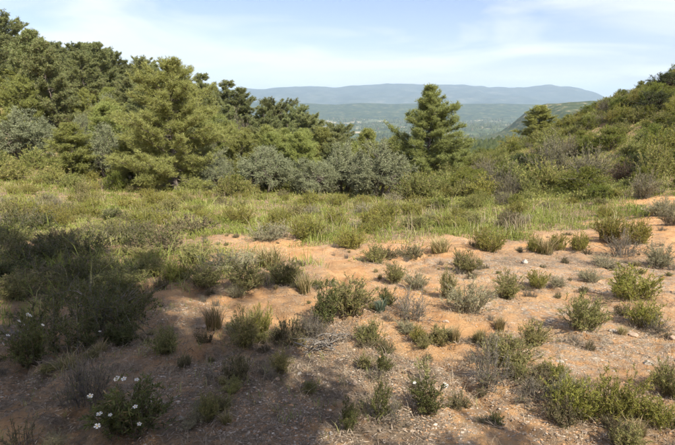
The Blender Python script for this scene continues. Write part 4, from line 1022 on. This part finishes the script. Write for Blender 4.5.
# ------------------------------------------------------------------ meadow grass (nobody could count it)
def grass_field():
    rng = np.random.default_rng(5); g = Geo()
    nC = 64000
    y = np.where(rng.random(nC) < .09, rng.uniform(5, 11, nC), 10.5 + 42 * rng.random(nC) ** 1.35); x = rng.uniform(-1, 1, nC) * (.74 * y + 2)
    cov = grass_cover(x, y)
    patch = fbm(x / 1.4 + 3, y / 1.4, 3, 1)
    keep = rng.random(nC) < cov * (.32 + .9 * sstep(.38, .56, patch))
    x, y = x[keep], y[keep]
    herb = rng.random(len(x)) < .42
    # grass clumps
    gx, gy = x[~herb], y[~herb]
    k = rng.integers(4, 9, len(gx)); i = np.repeat(np.arange(len(gx)), k); n = len(i)
    hh = rng.uniform(.08, .30, len(gx)) * (.55 + .9 * fbm(gx / 2.0, gy / 2.0 + 8, 2, 2)) * (1 + .9 * (rng.random(len(gx)) < .06))
    X = gx[i] + rng.normal(size=n) * .08; Y = gy[i] + rng.normal(size=n) * .08
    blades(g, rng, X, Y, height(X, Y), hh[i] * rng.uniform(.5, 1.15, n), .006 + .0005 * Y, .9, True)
    # low leafy herbs between them
    hx, hy = x[herb], y[herb]
    k = rng.integers(7, 14, len(hx)); i = np.repeat(np.arange(len(hx)), k); n = len(i)
    rad = rng.uniform(.07, .22, len(hx))[i]; a = rng.random(n) * 6.28; q = np.sqrt(rng.random(n))
    X = hx[i] + rad * q * np.cos(a); Y = hy[i] + rad * q * np.sin(a)
    Z = height(X, Y) + rad * 1.1 * np.sqrt(np.maximum(0, 1 - q * q)) * rng.uniform(.3, 1.1, n)
    D = unit(np.stack([np.cos(a) * q, np.sin(a) * q, rng.uniform(.2, 1.2, n)], -1) + rng.normal(size=(n, 3)) * .35)
    g2 = Geo(); sz = .032 + .0014 * Y
    leaves(g2, np.stack([X, Y, Z], -1), D, sz * rng.uniform(.8, 1.6, n), sz * .38, rng)
    tt = np.clip(.6 * rng.random(n) + 1.5 * (fbm(hx / 1.5 + 30, hy / 1.5, 3, 0)[i] - .5) + .2, 0, 1); g2.t[-1][:, 0] = np.repeat(tt, 4)
    o = link("meadow_herbs", g2.mesh("meadow_herbs", M['herb'])); tag(o, 'low leafy wild herbs covering the meadow', 'herbs', kind='stuff')
    # leafy ground cover of the hillside and the wood's foot
    m = 15000
    y = rng.uniform(20, 56, m); x = rng.uniform(-.74, .76, m) * y
    kp = (grass_cover(x, y) > .5) & ((x > 3.5) | (y > 27)) & (rng.random(m) < np.where(x > 3.5, 1.0, .35)); x, y = x[kp], y[kp]
    k = rng.integers(9, 16, len(x)); i = np.repeat(np.arange(len(x)), k); n = len(i)
    rad = rng.uniform(.12, .38, len(x))[i]; a = rng.random(n) * 6.28; q = np.sqrt(rng.random(n))
    X = x[i] + rad * q * np.cos(a); Y = y[i] + rad * q * np.sin(a)
    Z = height(X, Y) + rad * 1.0 * np.sqrt(np.maximum(0, 1 - q * q)) * rng.uniform(.2, 1.1, n)
    D = unit(np.stack([np.cos(a) * q, np.sin(a) * q, rng.uniform(.2, 1.2, n)], -1) + rng.normal(size=(n, 3)) * .4)
    g4 = Geo(); leaves(g4, np.stack([X, Y, Z], -1), D, rng.uniform(.07, .15, n), rng.uniform(.026, .046, n), rng)
    tt = np.clip(.6 * rng.random(n) + 1.3 * (fbm(x / 2.2 + 30, y / 2.2, 3, 0)[i] - .5) + .2, 0, 1); g4.t[-1][:, 0] = np.repeat(tt, 4)
    o = link("hillside_undergrowth", g4.mesh("hillside_undergrowth", M['scrub'])); tag(o, 'low leafy undergrowth covering the hillside between the bushes', 'undergrowth', kind='stuff')
    # fringe on the open soil
    m = 2600
    y = 2.2 + 11 * rng.random(m); x = rng.uniform(-1, 1, m) * (.74 * y + .5)
    kp = rng.random(m) < sstep(.50, .66, fbm(x / .8, y / .8, 3, 2)) * (1 - .6 * (x > .5))
    x, y = x[kp], y[kp]; k = rng.integers(3, 8, len(x)); i = np.repeat(np.arange(len(x)), k); n = len(i)
    X = x[i] + rng.normal(size=n) * .02; Y = y[i] + rng.normal(size=n) * .02
    blades(g, rng, X, Y, height(X, Y), rng.uniform(.03, .11, n), np.full(n, .004), .8)
    # straw wisps over the soil
    m = 14000
    y = 2.0 + 12 * rng.random(m) ** 1.3; x = rng.uniform(-1, 1, m) * (.74 * y + .5)
    kp = rng.random(m) < .10 + .75 * sstep(.48, .64, fbm(x / .9 + 20, y / .9, 3, 1)); x, y = x[kp], y[kp]
    k = rng.integers(3, 9, len(x)); i = np.repeat(np.arange(len(x)), k); n = len(i)
    X = x[i] + rng.normal(size=n) * .03; Y = y[i] + rng.normal(size=n) * .03
    g3 = Geo(); blades(g3, rng, X, Y, height(X, Y), .015 + .07 * rng.random(n) ** 2, np.full(n, .0032), 2.2)
    m = 2600
    y = 12 + 20 * rng.random(m); x = rng.uniform(-1, 1, m) * (.74 * y); kp = rng.random(m) < grass_cover(x, y) * sstep(.45, .6, fbm(x / 2.0 + 5, y / 2.0, 3, 0)); x, y = x[kp], y[kp]
    k = rng.integers(1, 6, len(x)); i = np.repeat(np.arange(len(x)), k); n = len(i); X = x[i] + rng.normal(size=n) * .08; Y = y[i] + rng.normal(size=n) * .08
    blades(g3, rng, X, Y, height(X, Y), rng.uniform(.25, .62, n), np.full(n, .012), .5)
    o = link("dry_grass", g3.mesh("dry_grass", M['straw'])); tag(o, 'thin dead straw lying over the red soil', 'dry grass', kind='stuff')
    o = link("grass", g.mesh("grass", M['grass'])); tag(o, 'yellow-green wild grass of the meadow', 'grass', kind='stuff')
grass_field()

# ------------------------------------------------------------------ gravel and litter on the open soil
OCT_V = np.array([(1, 0, 0), (-1, 0, 0), (0, 1, 0), (0, -1, 0), (0, 0, 1)], float)
OCT_F = np.array([(0, 2, 4), (2, 1, 4), (1, 3, 4), (3, 0, 4)])      # the buried underside is left open
def gravel():
    rng = np.random.default_rng(15); N0 = 210000
    y = 1.6 + 14 * rng.random(N0) ** 1.5; x = rng.uniform(-1, 1, N0) * (.76 * y + .4)
    st = np.zeros(N0)
    for b in STONY: st = np.maximum(st, b[4] * blob(x, y, *b[:4]))
    st = np.maximum(st * sstep(.36, .56, fbm(x / .5, y / .5, 3, 2)), .75 * sstep(.52, .66, fbm(x / .6, y / .6, 4, 1)) + .035)
    kp = rng.random(N0) < st; x, y = x[kp], y[kp]; n = len(x)
    s = .004 + .013 * rng.random(n) ** 3 + .016 * (rng.random(n) < .035) * rng.random(n)
    s *= np.clip(.7 + y * .05, .8, 1.3)
    V = OCT_V[None] * rng.uniform(.6, 1.2, (n, 5, 1)) * np.array([1, .8, .42])
    a = rng.random(n) * 6.28; ca, sa = np.cos(a)[:, None], np.sin(a)[:, None]
    V = np.stack([V[..., 0] * ca - V[..., 1] * sa, V[..., 0] * sa + V[..., 1] * ca, V[..., 2]], -1) * s[:, None, None]
    V = V + np.stack([x, y, height(x, y) + s * .02], -1)[:, None]
    F = OCT_F[None] + (np.arange(n) * 5)[:, None, None]
    T = np.repeat(np.stack([rng.random(n), rng.random(n)], -1), 5, 0)
    o = link("gravel", mk_mesh("gravel", V.reshape(-1, 3), F.reshape(-1, 3), M['gravel'], T)); tag(o, 'loose pale gravel strewn over the red soil', 'gravel', kind='stuff')
gravel()
def litter():
    rng = np.random.default_rng(16); N0 = 110000; g = Geo()
    y = 1.6 + 12 * rng.random(N0) ** 1.4; x = rng.uniform(-1, 1, N0) * (.76 * y + .4)
    d = .02 + .55 * sstep(.50, .66, fbm(x / .8, y / .8, 4, 3))
    for b in LITTER: d = np.maximum(d, b[4] * blob(x, y, *b[:4]))
    kp = rng.random(N0) < d; x, y = x[kp], y[kp]; n = len(x)
    a = rng.random(n) * 6.28; D = unit(np.stack([np.cos(a), np.sin(a), rng.normal(size=n) * .22], -1))
    P = np.stack([x, y, height(x, y) + .012], -1)
    leaves(g, P, D, .012 + .05 * rng.random(n) ** 2, rng.uniform(.003, .009, n), rng)
    # a skirt of dead leaves and twigs under each shrub
    near = [p for p in PLANTS if p[2] < 15 and p[0] not in TREES]
    for p in near:
        k = int(90 + 330 * p[3]); a = rng.random(k) * 6.28; q = p[3] * (.12 + .55 * rng.random(k) ** .8)
        X, Y = p[1] + q * np.cos(a), p[2] + q * np.sin(a); a2 = rng.random(k) * 6.28
        leaves(g, np.stack([X, Y, height(X, Y) + .012], -1), unit(np.stack([np.cos(a2), np.sin(a2), np.abs(rng.normal(size=k)) * .4], -1)), .015 + .07 * rng.random(k) ** 2, rng.uniform(.003, .008, k), rng)
    o = link("leaf_litter", g.mesh("leaf_litter", M['litter'])); tag(o, 'dry twigs and dead leaves littering the shaded soil', 'litter', kind='stuff')
litter()

def rock_mesh(seed, mat):
    import bmesh
    rng = np.random.default_rng(seed); bm = bmesh.new(); bmesh.ops.create_icosphere(bm, subdivisions=2, radius=.5)
    dirs = unit(rng.normal(size=(14, 3))); off = rng.uniform(.20, .40, 14)
    for v in bm.verts:
        p = np.array(v.co)
        for d_, o_ in zip(dirs, off):
            k = p @ d_
            if k > o_: p = p - d_ * (k - o_)
        v.co = p * (1 + rng.normal() * .02) * np.array([1, .8, .6])
    me = bpy.data.meshes.new("rock"); bm.to_mesh(me); bm.free(); me.materials.append(mat)
    a = me.color_attributes.new("tint", 'FLOAT_COLOR', 'POINT')
    a.data.foreach_set("color", np.full(len(me.vertices) * 4, .55, np.float32))
    return me
RM = {'pale': [rock_mesh(i, M['pale_stone']) for i in (1, 2)], 'tan': [rock_mesh(i, M['tan_stone']) for i in (3, 4)]}
for i, (x, y, w, k, label) in enumerate(ROCKS):
    o = link("rock", RM[k][i % 2], None, (x, y, float(height(x, y)) + w * .05))
    o.scale = (w, w, w); o.rotation_euler = (0, 0, i * 1.3); tag(o, label, 'rock', 'loose stones on the clearing')

def dead_wood(i, x, y, w, label):
    rng = np.random.default_rng(200 + i)
    root = link("dead_branches", None, None, (x, y, float(height(x, y)))); tag(root, label, 'branches')
    for q in range(7):
        g = Geo(); a = rng.uniform(0, 6.28); ln = w * rng.uniform(.4, 1.0)
        c = np.array([rng.normal() * .16 * w, rng.normal() * .14 * w, .03 + .06 * q * w * .4])
        d = np.array([math.cos(a), math.sin(a) * .7, rng.normal() * .12])
        n = 7; s = np.linspace(-.5, .5, n)[:, None]
        P = c + d * s * ln + np.cumsum(rng.normal(size=(n, 3)) * .03 * ln, 0); P[:, 2] = np.maximum(P[:, 2], .0)
        poly_tube(g, P, np.linspace(.007, .003, n) * (1 + w * .7), 5)
        A = P[rng.integers(1, n, 7)]; C = A + unit(d + rng.normal(size=(7, 3)) * .7) * ln * .3; C[:, 2] = np.maximum(C[:, 2], .01)
        tubes(g, A, (A + C) / 2 + rng.normal(size=(7, 3)) * .02, C, np.full(7, .005), np.full(7, .002), 3, 3, rng)
        link("branch", g.mesh("branch", M['grey_wood'], True), root)
for i, a in enumerate(DEADWOOD):
    dead_wood(i, *a)

# ------------------------------------------------------------------ the far valley woods: one mass of crowns
def valley_woods():
    rng = np.random.default_rng(31); N0 = 56000
    r = 130 * (3600 / 130.) ** rng.random(N0); a = np.radians(rng.uniform(-20, 34, N0))
    x, y = r * np.sin(a), r * np.cos(a)
    kp = rng.random(N0) < .12 + .88 * sstep(.46, .56, fbm(x / 130., y / 130., 4, 0)); x, y, r = x[kp], y[kp], r[kp]; n = len(x)
    s = rng.uniform(1.4, 3.4, n) * (1 + r / 1500)
    V = OCT_V[None] * rng.uniform(.6, 1.25, (n, 5, 1)) * np.array([1, 1, 1.5]) * s[:, None, None]
    V = V + np.stack([x, y, height(x, y) + s * .2], -1)[:, None]
    F = OCT_F[None] + (np.arange(n) * 5)[:, None, None]
    T = np.repeat(np.stack([rng.random(n), rng.random(n)], -1), 5, 0)
    o = link("valley_woodland", mk_mesh("valley_woodland", V.reshape(-1, 3), F.reshape(-1, 3), M['oak'], T)); tag(o, 'far-off scattered woodland on the hazy valley floor', 'woodland', kind='stuff')
valley_woods()


# ------------------------------------------------------------------ haze
def haze():
    m, nt, N, LK = new_mat("haze_air")
    v = N("ShaderNodeVolumePrincipled")
    v.inputs["Color"].default_value = (.60, .77, 1.0, 1)
    v.inputs["Density"].default_value = HAZE_DENSITY
    v.inputs["Anisotropy"].default_value = 0.0
    o = N("ShaderNodeOutputMaterial"); LK(v.outputs[0], o.inputs["Volume"])
    s, b, t = 17000.0, -330.0, 430.0
    V = np.array([(x, y, z) for z in (b, t) for y in (-s, s) for x in (-s, s)], float)
    F = np.array([(0, 2, 3, 1), (4, 5, 7, 6), (0, 1, 5, 4), (2, 6, 7, 3), (0, 4, 6, 2), (1, 3, 7, 5)])
    tag(link("haze", mk_mesh("haze", V, F, m)), kind="stuff")
HAZE_DENSITY = 0.000105
haze()
